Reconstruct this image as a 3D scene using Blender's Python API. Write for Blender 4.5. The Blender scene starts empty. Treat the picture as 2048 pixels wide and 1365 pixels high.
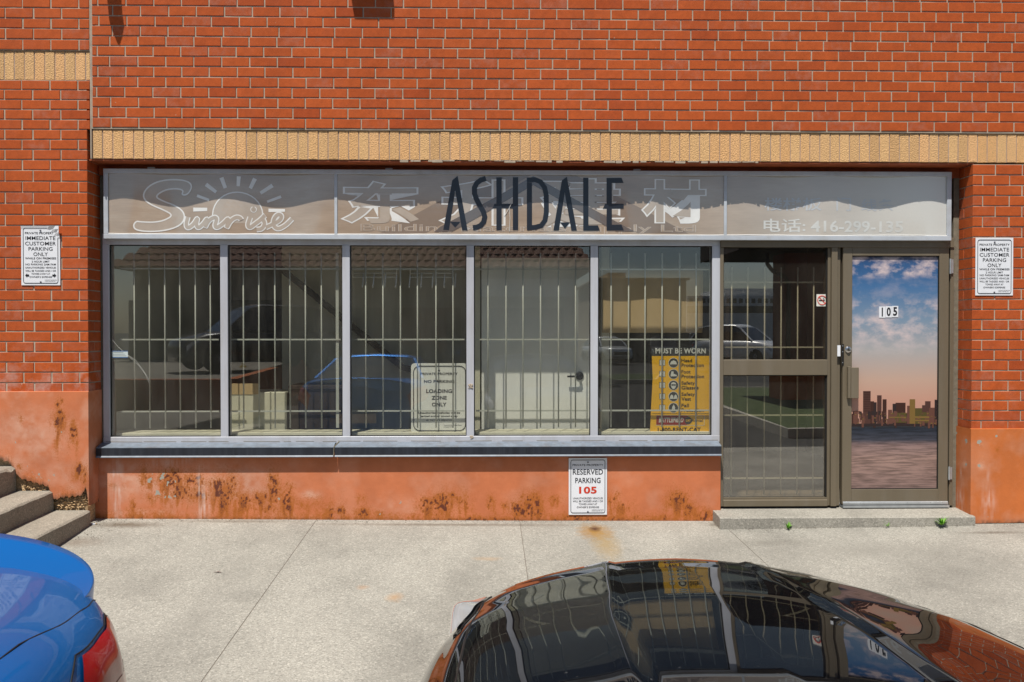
import bpy, bmesh, math, random
import numpy as np
from mathutils import Vector, Matrix, noise as mnoise
random.seed(7)
R = math.radians
scene = bpy.context.scene
C = scene.collection

# ---------------------------------------------------------------- camera, sky, sun, exposure
CAM = Vector((0.0, -6.5, 1.49)); YAW = R(1.2); PITCH = R(-0.7); F = 1664.0   # focal length in photo pixels
cd = bpy.data.cameras.new('camera'); cam = bpy.data.objects.new('camera', cd); C.objects.link(cam)
cam.location = CAM; cam.rotation_euler = (R(90) + PITCH, 0, -YAW)
cd.sensor_width = 36.0; cd.lens = F / 2048 * 36.0; cd.clip_start = 0.05; cd.clip_end = 2000
scene.camera = cam
SUN = Vector((0.41, 1.0, -2.25)).normalized()          # direction the light travels
wd = bpy.data.worlds.new('World'); scene.world = wd; wd.use_nodes = True
wn = wd.node_tree; wn.nodes.clear()
sky = wn.nodes.new('ShaderNodeTexSky'); sky.sky_type = 'NISHITA'; sky.sun_disc = False
sky.sun_elevation = math.asin(-SUN.z); sky.sun_rotation = math.atan2(-SUN.x, -SUN.y)
sky.air_density = 1.0; sky.dust_density = 0.9; sky.ozone_density = 1.0
bg = wn.nodes.new('ShaderNodeBackground'); bg.inputs[1].default_value = 0.064
wo = wn.nodes.new('ShaderNodeOutputWorld')
wn.links.new(sky.outputs[0], bg.inputs[0]); wn.links.new(bg.outputs[0], wo.inputs[0])
sl = bpy.data.lights.new('sun', 'SUN'); sl.energy = 4.8; sl.angle = R(0.5); sl.color = (1.0, 0.95, 0.87)
so = bpy.data.objects.new('sun', sl); C.objects.link(so)
so.rotation_euler = SUN.to_track_quat('-Z', 'Y').to_euler(); so.location = (-3, -8, 14)
vs = scene.view_settings; vs.view_transform = 'Standard'; vs.look = 'None'; vs.gamma = 1.0
vs.use_curve_mapping = False; vs.exposure = 0.36
scene.cycles.use_denoising = True
scene.cycles.caustics_reflective = False; scene.cycles.caustics_refractive = False
scene.cycles.transparent_max_bounces = 16
scene.cycles.max_bounces = 7; scene.cycles.diffuse_bounces = 3; scene.cycles.glossy_bounces = 4

# ---------------------------------------------------------------- photo pixel -> world point on a plane y = Y
_f = Vector((math.sin(YAW) * math.cos(PITCH), math.cos(YAW) * math.cos(PITCH), math.sin(PITCH)))
_r = Vector((math.cos(YAW), -math.sin(YAW), 0)); _u = _r.cross(_f)
def ray(px, py): return _f + _r * ((px - 1024) / F) - _u * ((py - 682.5) / F)
def W(px, py, Y):
    d = ray(px, py); t = (Y - CAM.y) / d.y
    p = CAM + d * t
    return p.x, p.z
def PX(px, Y, py=682): return W(px, py, Y)[0]
def PZ(py, Y, px=1024): return W(px, py, Y)[1]
def gz(x, y):                                            # the pavement falls away from the wall, then levels off
    w = 0.15 - y
    return -0.03 - 0.0097 * x + 0.026 * max(0.0, min(x, 6.0) - 1.6) - (0.09 * w if w < 3.45 else 0.3105 + 0.012 * min(w - 3.45, 8))
def G(px, py):                                           # pixel -> pavement
    d = ray(px, py); p = CAM.copy(); t = 0.5
    for k in range(40):
        p = CAM + d * t
        t += (p.z - gz(p.x, p.y)) / max(1e-4, -(d.z - 0.09 * d.y))
    return p.x, p.y

# ---------------------------------------------------------------- mesh helpers
ORG = {}
class MB:
    def __init__(s): s.v = []; s.f = []
    def add(s, vs, fs):
        n = len(s.v); s.v += [tuple(p) for p in vs]; s.f += [tuple(n + i for i in q) for q in fs]; return s
    def box(s, x0, x1, y0, y1, z0, z1):
        return s.add([(x0,y0,z0),(x1,y0,z0),(x1,y1,z0),(x0,y1,z0),(x0,y0,z1),(x1,y0,z1),(x1,y1,z1),(x0,y1,z1)],
                     [(0,3,2,1),(4,5,6,7),(0,1,5,4),(1,2,6,5),(2,3,7,6),(3,0,4,7)])
    def prism(s, pts, y0, y1):                           # (x, z) outline pushed from y0 (front) to y1
        a = sum(pts[i][0]*pts[(i+1)%len(pts)][1] - pts[(i+1)%len(pts)][0]*pts[i][1] for i in range(len(pts)))
        if a < 0: pts = pts[::-1]
        n = len(pts)
        fs = [tuple(range(n)), tuple(range(2*n-1, n-1, -1))]
        fs += [(i, n+i, n+(i+1) % n, (i+1) % n) for i in range(n)]
        return s.add([(p[0], y0, p[1]) for p in pts] + [(p[0], y1, p[1]) for p in pts], fs)
    def slab(s, pts, h):                                 # (x, y, ztop) outline given thickness h downwards
        n = len(pts)
        fs = [tuple(range(n)), tuple(range(2*n-1, n-1, -1))] + [(i, n+i, n+(i+1) % n, (i+1) % n) for i in range(n)]
        return s.add(list(pts) + [(p[0], p[1], p[2]-h) for p in pts], fs)
    def tube(s, path, r, n=8, cap=True, closed=False):
        path = [Vector(p) for p in path]; m = len(path); rings = []
        rr = r if isinstance(r, (list, tuple)) else [r]*m
        for i, p in enumerate(path):
            a = path[i-1] if (i > 0 or closed) else p; b = path[(i+1) % m] if (i < m-1 or closed) else p
            d = (b - a); d = d.normalized() if d.length > 1e-9 else Vector((0,0,1))
            ref = Vector((0,0,1)) if abs(d.z) < 0.9 else Vector((1,0,0))
            e1 = d.cross(ref).normalized(); e2 = e1.cross(d)
            rings.append([p + (e1*math.cos(2*math.pi*k/n) + e2*math.sin(2*math.pi*k/n))*rr[i] for k in range(n)])
        vs = [q for ring in rings for q in ring]; fs = []
        for i in range(m if closed else m-1):
            for k in range(n):
                j = (i+1) % m
                fs.append((i*n+k, i*n+(k+1) % n, j*n+(k+1) % n, j*n+k))
        if cap and not closed: fs += [tuple(range(n-1, -1, -1)), tuple((m-1)*n+k for k in range(n))]
        return s.add(vs, fs)
    def lathe(s, prof, c, axis='z', n=20):               # prof: (radius, height)
        vs = []; m = len(prof)
        for rad, h in prof:
            for k in range(n):
                a = 2*math.pi*k/n; p = (rad*math.cos(a), rad*math.sin(a), h)
                if axis == 'x': p = (p[2], p[0], p[1])
                if axis == 'y': p = (p[0], p[2], p[1])
                vs.append((c[0]+p[0], c[1]+p[1], c[2]+p[2]))
        fs = [(i*n+k, i*n+(k+1) % n, (i+1)*n+(k+1) % n, (i+1)*n+k) for i in range(m-1) for k in range(n)]
        fs += [tuple(range(n-1, -1, -1)), tuple((m-1)*n+k for k in range(n))]
        return s.add(vs, fs)
    def grid(s, fn, nu, nv):
        vs = [fn(i/nu, j/nv) for j in range(nv+1) for i in range(nu+1)]
        return s.add(vs, [(j*(nu+1)+i, j*(nu+1)+i+1, (j+1)*(nu+1)+i+1, (j+1)*(nu+1)+i) for j in range(nv) for i in range(nu)])
    def mesh(s, name, off=(0,0,0), smooth=False, bevel=0, fix=True):
        me = bpy.data.meshes.new(name)
        me.from_pydata([(p[0]-off[0], p[1]-off[1], p[2]-off[2]) for p in s.v], [], s.f)
        if bevel or fix:
            bm = bmesh.new(); bm.from_mesh(me)
            if fix: bmesh.ops.recalc_face_normals(bm, faces=bm.faces)
            if bevel: bmesh.ops.bevel(bm, geom=[e for e in bm.edges if e.is_manifold and e.calc_face_angle(0) > 0.5], offset=bevel, segments=1, affect='EDGES', clamp_overlap=True)
            bm.to_mesh(me); bm.free()
        if smooth:
            for p in me.polygons: p.use_smooth = True
        return me
    def build(s, name, mat, parent=None, loc=None, smooth=False, bevel=0, fix=True):
        off = ORG.get(parent, Vector()) if parent else Vector(loc or (0,0,0))
        o = bpy.data.objects.new(name, s.mesh(name, off, smooth, bevel, fix)); C.objects.link(o)
        if mat: o.data.materials.append(mat)
        if parent: o.parent = parent; ORG[o] = off
        else: o.location = off; ORG[o] = off
        return o
def bx(*a): return MB().box(*a)
def tag(o, label=None, cat=None, group=None, kind=None):
    if label: o['label'] = label
    if cat: o['category'] = cat
    if group: o['group'] = group
    if kind: o['kind'] = kind
    return o
def thing(name, label, cat, loc=(0,0,0), group=None, rotz=0):
    o = bpy.data.objects.new(name, None); C.objects.link(o); o.location = loc; o.rotation_euler = (0,0,rotz)
    o.empty_display_size = 0.1
    ORG[o] = Vector(loc) if not rotz else Vector()
    return tag(o, label, cat, group)
def struct(o): o['kind'] = 'structure'; return o
def place(mesh, name, mat, parent, loc, scale=(1,1,1)):
    o = bpy.data.objects.new(name, mesh); C.objects.link(o); o.parent = parent
    o.location = Vector(loc) - ORG[parent]; o.scale = scale
    if mat and not mesh.materials: mesh.materials.append(mat)
    ORG[o] = ORG[parent]
    return o
def poly(o, pts, Y, th=0.0006): o.prism(pts, Y-th, Y)

# numpy value noise for wear masks
def vnoise(x, y, seed):
    rng = np.random.RandomState(seed); T = rng.rand(256, 256)
    xi = np.floor(x).astype(int); yi = np.floor(y).astype(int); fx = x-xi; fy = y-yi
    fx = fx*fx*(3-2*fx); fy = fy*fy*(3-2*fy)
    a = T[yi % 256, xi % 256]; b = T[yi % 256, (xi+1) % 256]; c = T[(yi+1) % 256, xi % 256]; d = T[(yi+1) % 256, (xi+1) % 256]
    return (a*(1-fx)+b*fx)*(1-fy)+(c*(1-fx)+d*fx)*fy
def fbm(x, y, seed, octv=4):
    s = 0; a = 0.5; t = 0
    for k in range(octv): s = s + a*vnoise(x*2**k+7.3*k, y*2**k+3.1*k, seed+k); t += a; a *= 0.5
    return s/t

# ---------------------------------------------------------------- materials
def newmat(name):
    m = bpy.data.materials.new(name); m.use_nodes = True; nt = m.node_tree
    return m, nt, nt.nodes, nt.links, nt.nodes['Principled BSDF']
def N(nt, t, **kw):
    n = nt.nodes.new(t)
    for k, v in kw.items(): setattr(n, k, v)
    return n
def ramp(nt, stops, interp='LINEAR'):
    n = nt.nodes.new('ShaderNodeValToRGB'); n.color_ramp.interpolation = interp; e = n.color_ramp.elements
    while len(e) < len(stops): e.new(0.5)
    for k, (p, c) in enumerate(stops):
        e[k].position = p; e[k].color = (c, c, c, 1) if isinstance(c, (int, float)) else (*c, 1)
    return n
def mixc(nt, fac, a, b, blend='MIX'):
    n = nt.nodes.new('ShaderNodeMix'); n.data_type = 'RGBA'; n.blend_type = blend
    for sock, v in ((n.inputs[0], fac), (n.inputs[6], a), (n.inputs[7], b)):
        if isinstance(v, (int, float)): sock.default_value = v
        elif isinstance(v, tuple): sock.default_value = (*v, 1)
        else: nt.links.new(v, sock)
    return n.outputs[2]
def mth(nt, op, a, b=None, c=None):
    n = nt.nodes.new('ShaderNodeMath'); n.operation = op
    for k, v in enumerate((a, b, c)):
        if v is None: continue
        if isinstance(v, (int, float)): n.inputs[k].default_value = v
        else: nt.links.new(v, n.inputs[k])
    return n.outputs[0]
def noisetex(nt, vec, scale, detail=4, rough=0.55, stretch=None):
    if stretch:
        mp = nt.nodes.new('ShaderNodeMapping'); mp.inputs['Scale'].default_value = stretch; nt.links.new(vec, mp.inputs[0]); vec = mp.outputs[0]
    n = nt.nodes.new('ShaderNodeTexNoise'); n.inputs['Scale'].default_value = scale; n.inputs['Detail'].default_value = detail
    n.inputs['Roughness'].default_value = rough; nt.links.new(vec, n.inputs['Vector']); return n.outputs[0]
def wpos(nt): return nt.nodes.new('ShaderNodeNewGeometry').outputs['Position']
def bump(nt, p, h, strength, dist=0.002):
    b = nt.nodes.new('ShaderNodeBump'); b.inputs['Strength'].default_value = strength; b.inputs['Distance'].default_value = dist
    nt.links.new(h, b.inputs['Height']); nt.links.new(b.outputs[0], p.inputs['Normal'])
def pm(name, col, rough=0.6, metal=0.0, var=0.12, vscale=6, bmp=0.0, bscale=150, stretch=None, coat=0.0, spec=0.5, obj=False, dirt=None, crough=0.09, cior=2.1):
    m, nt, nd, lk, p = newmat(name)
    vec = nd.new('ShaderNodeTexCoord').outputs['Object'] if obj else wpos(nt)
    n1 = noisetex(nt, vec, vscale, 5, 0.6, stretch); r1 = ramp(nt, [(0.3, 1-var), (0.7, 1+var)]); lk.new(n1, r1.inputs[0])
    c = mixc(nt, 1.0, tuple(col), r1.outputs[0], 'MULTIPLY')
    if dirt:
        n2 = noisetex(nt, vec, dirt[1], 6, 0.65, dirt[3] if len(dirt) > 3 else None); r2 = ramp(nt, [(0.48, 0.0), (0.72, dirt[2])]); lk.new(n2, r2.inputs[0])
        c = mixc(nt, r2.outputs[0], c, dirt[0])
    lk.new(c, p.inputs['Base Color']); p.inputs['Roughness'].default_value = rough; p.inputs['Metallic'].default_value = metal
    p.inputs['Specular IOR Level'].default_value = spec
    if coat: p.inputs['Coat Weight'].default_value = coat; p.inputs['Coat Roughness'].default_value = crough; p.inputs['Coat IOR'].default_value = cior
    if bmp: bump(nt, p, noisetex(nt, vec, bscale, 4, 0.6, stretch), bmp)
    return m
def flat(name, col, rough=0.5, spec=0.3):
    m, nt, nd, lk, p = newmat(name); p.inputs['Base Color'].default_value = (*col, 1); p.inputs['Roughness'].default_value = rough
    p.inputs['Specular IOR Level'].default_value = spec; return m

def brickmat(name, island):
    m, nt, nd, lk, p = newmat(name); pos = wpos(nt)
    if island: rnd = nd.new('ShaderNodeNewGeometry').outputs['Random Per Island']
    else: rnd = nd.new('ShaderNodeObjectInfo').outputs['Random']
    base = ramp(nt, [(0.0, (0.36, 0.062, 0.013)), (0.12, (0.41, 0.076, 0.015)), (0.55, (0.45, 0.088, 0.017)), (0.88, (0.42, 0.080, 0.017)), (1.0, (0.385, 0.078, 0.022))])
    lk.new(rnd, base.inputs[0])
    n1 = noisetex(nt, pos, 22, 4, 0.7); r1 = ramp(nt, [(0.3, 0.86), (0.7, 1.10)]); lk.new(n1, r1.inputs[0])
    c = mixc(nt, 1.0, base.outputs[0], r1.outputs[0], 'MULTIPLY')
    n0 = noisetex(nt, pos, 1.6, 4, 0.6, (1.6, 1, 0.5)); r0 = ramp(nt, [(0.35, 0.90), (0.62, 1.03)]); lk.new(n0, r0.inputs[0]); c = mixc(nt, 1.0, c, r0.outputs[0], 'MULTIPLY')
    n2 = noisetex(nt, pos, 230, 2, 0.5); r2 = ramp(nt, [(0.30, 0.62), (0.42, 1.0), (0.62, 1.0), (0.75, 1.18)]); lk.new(n2, r2.inputs[0])
    c = mixc(nt, 0.8, c, r2.outputs[0], 'MULTIPLY')
    # greyish bloom on some bricks, strongest on the lowest courses
    n3 = noisetex(nt, pos, 6, 5, 0.7); sep = nd.new('ShaderNodeSeparateXYZ'); lk.new(pos, sep.inputs[0])
    low = nd.new('ShaderNodeMapRange'); lk.new(sep.outputs[2], low.inputs[0]); low.inputs[1].default_value = 1.45; low.inputs[2].default_value = 0.98
    low.inputs[3].default_value = 0.02; low.inputs[4].default_value = 0.55
    r3 = ramp(nt, [(0.47, 0.0), (0.66, 1.0)]); lk.new(n3, r3.inputs[0])
    left = nd.new('ShaderNodeMapRange'); lk.new(sep.outputs[0], left.inputs[0]); left.inputs[1].default_value = 2.0; left.inputs[2].default_value = 1.0
    left.inputs[3].default_value = 0.15; left.inputs[4].default_value = 1.0
    fac = mth(nt, 'MULTIPLY', mth(nt, 'MULTIPLY', r3.outputs[0], low.outputs[0]), left.outputs[0])
    c = mixc(nt, fac, c, (0.52, 0.40, 0.36))
    r4 = ramp(nt, [(0.80, 0.0), (0.95, 0.14)]); lk.new(rnd, r4.inputs[0])
    r5 = ramp(nt, [(0.45, 0.0), (0.6, 1.0)]); lk.new(noisetex(nt, pos, 14, 5, 0.7), r5.inputs[0])
    c = mixc(nt, mth(nt, 'MULTIPLY', r4.outputs[0], r5.outputs[0]), c, (0.45, 0.30, 0.25))
    # little mortar smears and chips
    r6 = ramp(nt, [(0.735, 0.0), (0.76, 0.8)]); lk.new(noisetex(nt, pos, 21, 3, 0.55), r6.inputs[0])
    c = mixc(nt, r6.outputs[0], c, (0.50, 0.38, 0.28))
    lk.new(c, p.inputs['Base Color']); p.inputs['Roughness'].default_value = 0.85; p.inputs['Specular IOR Level'].default_value = 0.25
    bump(nt, p, noisetex(nt, pos, 190, 3, 0.7), 0.35, 0.0025)
    return m
M = {}
M['brick'] = brickmat('brick_face', False); M['brick_i'] = brickmat('brick_face_field', True)

def soldiermat():
    m, nt, nd, lk, p = newmat('buff_brick'); pos = wpos(nt); rnd = nd.new('ShaderNodeObjectInfo').outputs['Random']
    base = ramp(nt, [(0.0, (0.62, 0.375, 0.175)), (0.3, (0.76, 0.475, 0.225)), (0.6, (0.72, 0.415, 0.185)), (0.8, (0.78, 0.46, 0.220)), (1.0, (0.68, 0.43, 0.205))])
    lk.new(rnd, base.inputs[0])
    n1 = noisetex(nt, pos, 85, 4, 0.6, (1, 1, 1.9)); r1 = ramp(nt, [(0.34, 0.58), (0.5, 1.0), (0.7, 1.12)]); lk.new(n1, r1.inputs[0])
    c = mixc(nt, 0.75, base.outputs[0], r1.outputs[0], 'MULTIPLY')
    lk.new(c, p.inputs['Base Color']); p.inputs['Roughness'].default_value = 0.9; p.inputs['Specular IOR Level'].default_value = 0.2
    bump(nt, p, noisetex(nt, pos, 75, 5, 0.62, (1, 1, 1.8)), 0.95, 0.014)
    return m
M['soldier'] = soldiermat()
M['mortar'] = pm('mortar', (0.40, 0.335, 0.262), 0.95, var=0.18, vscale=14, bmp=0.4, bscale=260, spec=0.1)
M['mortar_grey'] = pm('mortar_grey', (0.36, 0.27, 0.22), 0.95, var=0.18, vscale=14, bmp=0.4, bscale=260, spec=0.1)

def paintmat(name, base):
    m, nt, nd, lk, p = newmat(name); pos = wpos(nt)
    at = lambda s: N(nt, 'ShaderNodeAttribute', attribute_name=s).outputs['Fac']
    n1 = noisetex(nt, pos, 3.2, 5, 0.6); r1 = ramp(nt, [(0.3, 0.84), (0.7, 1.12)]); lk.new(n1, r1.inputs[0])
    c = mixc(nt, 1.0, base, r1.outputs[0], 'MULTIPLY')
    n2 = noisetex(nt, pos, 13, 6, 0.7); r2 = ramp(nt, [(0.52, 0.0), (0.75, 0.35)]); lk.new(n2, r2.inputs[0])
    c = mixc(nt, mth(nt, 'MULTIPLY', r2.outputs[0], mth(nt, 'ADD', at('chalk'), 0.25)), c, (0.66, 0.34, 0.20))
    c = mixc(nt, mth(nt, 'MULTIPLY', at('chalk'), 0.55), c, (0.66, 0.46, 0.36))
    fine = noisetex(nt, pos, 85, 4, 0.75)
    rs = mth(nt, 'ADD', at('rust'), mth(nt, 'MULTIPLY', mth(nt, 'SUBTRACT', fine, 0.5), 0.95))
    ra = ramp(nt, [(0.05, 0.0), (0.36, 0.88)]); lk.new(mth(nt, 'MULTIPLY', rs, mth(nt, 'GREATER_THAN', at('rust'), 0.02)), ra.inputs[0])
    c = mixc(nt, ra.outputs[0], c, (0.36, 0.105, 0.012))
    rb = ramp(nt, [(0.40, 0.0), (0.80, 0.90)]); lk.new(rs, rb.inputs[0])
    c = mixc(nt, rb.outputs[0], c, (0.095, 0.024, 0.016))
    rp = ramp(nt, [(0.42, 0.0), (0.5, 1.0)]); lk.new(mth(nt, 'ADD', at('peel'), mth(nt, 'MULTIPLY', mth(nt, 'SUBTRACT', fine, 0.5), 0.35)), rp.inputs[0])
    c = mixc(nt, rp.outputs[0], c, (0.33, 0.32, 0.27))
    c = mixc(nt, mth(nt, 'MULTIPLY', at('white'), 0.7), c, (0.70, 0.56, 0.50))
    c = mixc(nt, at('dirt'), c, (0.075, 0.045, 0.03))
    lk.new(c, p.inputs['Base Color']); p.inputs['Roughness'].default_value = 0.72; p.inputs['Specular IOR Level'].default_value = 0.3
    bump(nt, p, noisetex(nt, pos, 45, 6, 0.65), 0.28, 0.004)
    return m
M['paint'] = paintmat('salmon_painted_concrete', (0.515, 0.160, 0.066))
M['paint_r'] = paintmat('orange_painted_concrete', (0.50, 0.140, 0.036))

def concretemat(name, base, stain=True, tone=1.0):
    m, nt, nd, lk, p = newmat(name); pos = wpos(nt)
    n1 = noisetex(nt, pos, 1.1, 6, 0.62); r1 = ramp(nt, [(0.3, 0.74), (0.5, 1.0), (0.7, 1.16)]); lk.new(n1, r1.inputs[0])
    c = mixc(nt, 1.0, base, r1.outputs[0], 'MULTIPLY')
    rnd = nd.new('ShaderNodeObjectInfo').outputs['Random']; rr = ramp(nt, [(0, 0.94), (1, 1.06)]); lk.new(rnd, rr.inputs[0])
    c = mixc(nt, 1.0, c, rr.outputs[0], 'MULTIPLY')
    # exposed grains
    v = N(nt, 'ShaderNodeTexVoronoi'); v.inputs['Scale'].default_value = 120; lk.new(pos, v.inputs['Vector'])
    sp = nd.new('ShaderNodeSeparateColor'); lk.new(v.outputs['Color'], sp.inputs[0])
    rg = ramp(nt, [(0.0, 0.60), (0.18, 0.84), (0.6, 1.0), (0.86, 1.10), (1.0, 1.5)]); lk.new(sp.outputs[0], rg.inputs[0])
    c = mixc(nt, 0.75, c, rg.outputs[0], 'MULTIPLY')
    n3 = noisetex(nt, pos, 160, 3, 0.6); r3 = ramp(nt, [(0.3, 0.75), (0.7, 1.2)]); lk.new(n3, r3.inputs[0])
    c = mixc(nt, 0.7, c, r3.outputs[0], 'MULTIPLY')
    n4 = noisetex(nt, pos, 2.0, 5, 0.6, (1, 0.35, 1)); r4 = ramp(nt, [(0.48, 0.0), (0.74, 0.45)]); lk.new(n4, r4.inputs[0])
    c = mixc(nt, r4.outputs[0], c, tuple(b*0.62 for b in base))
    if stain:
        spn = mth(nt, 'MULTIPLY', mth(nt, 'SUBTRACT', noisetex(nt, pos, 22, 5, 0.7), 0.5), 1.1)
        def spot(x, y, rx, ry, col, amt, cc):
            mp = N(nt, 'ShaderNodeMapping'); mp.inputs['Location'].default_value = (-x/rx, -y/ry, 0); mp.inputs['Scale'].default_value = (1/rx, 1/ry, 0); lk.new(pos, mp.inputs[0])
            ln = N(nt, 'ShaderNodeVectorMath', operation='LENGTH'); lk.new(mp.outputs[0], ln.inputs[0])
            dd = mth(nt, 'ADD', ln.outputs['Value'], spn)
            rp = ramp(nt, [(0.15, amt), (1.0, 0.0)]); lk.new(dd, rp.inputs[0]); return mixc(nt, rp.outputs[0], cc, col)
        for (px, py, rx, ry, col, amt) in [(1190, 1064, .17, .24, (.27, .14, .03), .95), (1190, 1059, .06, .08, (.06, .022, .012), 1.0), (1212, 1090, .14, .40, (.30, .20, .07), .6),
                                           (790, 1195, .07, .09, (.42, .24, .10), .5), (975, 1118, .14, .05, (.42, .26, .12), .35), (725, 1175, .05, .05, (.42, .24, .12), .4),
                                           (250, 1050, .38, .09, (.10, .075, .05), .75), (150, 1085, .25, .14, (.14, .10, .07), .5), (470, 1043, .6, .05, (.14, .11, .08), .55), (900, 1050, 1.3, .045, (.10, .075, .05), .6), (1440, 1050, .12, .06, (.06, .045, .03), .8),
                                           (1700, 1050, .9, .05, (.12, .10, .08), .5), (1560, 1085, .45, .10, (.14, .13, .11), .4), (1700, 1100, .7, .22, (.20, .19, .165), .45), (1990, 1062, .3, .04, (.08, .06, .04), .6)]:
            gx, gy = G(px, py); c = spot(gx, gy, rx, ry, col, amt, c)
    lk.new(c, p.inputs['Base Color']); p.inputs['Roughness'].default_value = 0.9; p.inputs['Specular IOR Level'].default_value = 0.25
    bump(nt, p, mth(nt, 'ADD', sp.outputs[0], n3), 0.35, 0.004)
    return m
M['slab'] = concretemat('pavement_concrete', (0.305, 0.292, 0.255))
M['step'] = concretemat('step_concrete', (0.285, 0.255, 0.208), stain=False)
M['doorstep'] = concretemat('door_step_concrete', (0.305, 0.288, 0.248), stain=False)
M['asphalt'] = pm('asphalt', (0.055, 0.054, 0.052), 0.95, var=0.25, vscale=1.2, bmp=0.5, bscale=120, spec=0.2)
M['joint'] = pm('joint_dirt', (0.16, 0.14, 0.115), 0.95, var=0.3, vscale=30, bmp=0.4)
M['rubble'] = pm('crumbled_aggregate', (0.48, 0.33, 0.18), 0.95, var=0.45, vscale=70, bmp=0.5, bscale=120)
M['alu'] = pm('grey_aluminium', (0.50, 0.515, 0.56), 0.42, 0.15, var=0.10, vscale=3, bmp=0.05, stretch=(1, 1, 0.2), dirt=((0.30, 0.26, 0.22), 9, 0.35, (1, 1, 0.15)))
M['brown'] = pm('bronze_aluminium', (0.150, 0.122, 0.082), 0.48, 0.10, var=0.10, vscale=3, bmp=0.04, stretch=(1, 1, 0.2), dirt=((0.22, 0.20, 0.17), 7, 0.25, (1, 1, 0.15)))
M['flash'] = pm('dark_sheet_flashing', (0.016, 0.019, 0.027), 0.42, 0.0, var=0.35, vscale=18, stretch=(1, 1, 0.06), dirt=((0.06, 0.07, 0.085), 30, 0.35, (1, 1, 0.05)), spec=0.5)
M['flash_top'] = pm('sunlit_weathered_flashing', (0.15, 0.18, 0.22), 0.5, 0.0, var=0.25, vscale=12, dirt=((0.12, 0.10, 0.09), 16, 0.5))  # bluish sunlight on the sill top put into the colour, over weathering
M['lintel'] = pm('red_oxide_steel', (0.30, 0.070, 0.020), 0.65, var=0.25, vscale=12)
M['dark'] = flat('dark_gap', (0.012, 0.011, 0.010), 0.8)
M['caulk'] = pm('old_caulk', (0.17, 0.15, 0.11), 0.9, var=0.25, vscale=25, bmp=0.5)
M['galv'] = pm('galvanised_steel', (0.46, 0.49, 0.51), 0.35, 0.6, var=0.12, vscale=14)
M['black'] = flat('black_print', (0.014, 0.015, 0.020), 0.5)
M['bolt'] = flat('bolt_steel', (0.10, 0.10, 0.12), 0.4)
M['signwhite'] = pm('white_sign_face', (0.72, 0.74, 0.78), 0.35, var=0.03, vscale=5)
M['red_print'] = flat('red_print', (0.55, 0.045, 0.02), 0.5)
M['bar'] = pm('cream_bar_paint', (0.54, 0.55, 0.49), 0.5, var=0.08)
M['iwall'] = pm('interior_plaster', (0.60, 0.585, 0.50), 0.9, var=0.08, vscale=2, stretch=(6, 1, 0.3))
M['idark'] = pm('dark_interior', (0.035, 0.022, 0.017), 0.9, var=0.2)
M['ifloor'] = pm('interior_floor', (0.20, 0.17, 0.13), 0.7, var=0.15)
M['cream'] = pm('cream_gloss_paint', (0.66, 0.63, 0.49), 0.5, var=0.06)
M['idoor'] = pm('white_interior_door', (0.87, 0.87, 0.83), 0.55, var=0.03)
M['kraft'] = pm('kraft_paper', (0.50, 0.36, 0.19), 0.85, var=0.06, vscale=3)
M['yellow'] = pm('yellow_poster', (0.86, 0.46, 0.008), 0.55, var=0.03)
M['poster_dark'] = flat('poster_charcoal', (0.045, 0.047, 0.045), 0.55)
M['poster_white'] = flat('poster_white', (0.66, 0.66, 0.60), 0.55)
M['poster_red'] = flat('poster_red', (0.28, 0.02, 0.018), 0.55)
M['leaf'] = pm('weed_leaf', (0.14, 0.33, 0.03), 0.6, var=0.3, vscale=60)
M['chrome'] = pm('chrome', (0.6, 0.6, 0.6), 0.15, 1.0, var=0.03)

def glassmat(name, tint, ior, dirt=0.03):
    m, nt, nd, lk, p = newmat(name); nd.remove(p)
    tr = nd.new('ShaderNodeBsdfTransparent'); tr.inputs[0].default_value = (*tint, 1)
    gl = nd.new('ShaderNodeBsdfGlossy'); gl.inputs['Roughness'].default_value = 0.0; gl.inputs[0].default_value = (0.95, 0.97, 1.0, 1)
    lw = nd.new('ShaderNodeLayerWeight'); lw.inputs[0].default_value = 0.5; f0 = ((ior-1)/(ior+1))**2
    fac = mth(nt, 'ADD', f0, mth(nt, 'MULTIPLY', mth(nt, 'POWER', lw.outputs['Facing'], 5.0), 1-f0))
    mx = nd.new('ShaderNodeMixShader'); lk.new(fac, mx.inputs[0]); lk.new(tr.outputs[0], mx.inputs[1]); lk.new(gl.outputs[0], mx.inputs[2])
    df = nd.new('ShaderNodeBsdfDiffuse'); df.inputs[0].default_value = (0.55, 0.53, 0.47, 1)
    pos = wpos(nt); r = ramp(nt, [(0.35, dirt*0.2), (0.75, dirt)]); lk.new(noisetex(nt, pos, 7, 6, 0.7, (1, 1, 0.22)), r.inputs[0])
    m2 = nd.new('ShaderNodeMixShader'); lk.new(r.outputs[0], m2.inputs[0]); lk.new(mx.outputs[0], m2.inputs[1]); lk.new(df.outputs[0], m2.inputs[2])
    lk.new(m2.outputs[0], nd['Material Output'].inputs[0]); return m
M['glass'] = glassmat('dusty_window_glass', (0.91, 0.915, 0.89), 1.82, 0.036)
M['glass_t'] = glassmat('bronze_tint_glass', (0.86, 0.83, 0.76), 2.4, 0.03)

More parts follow.
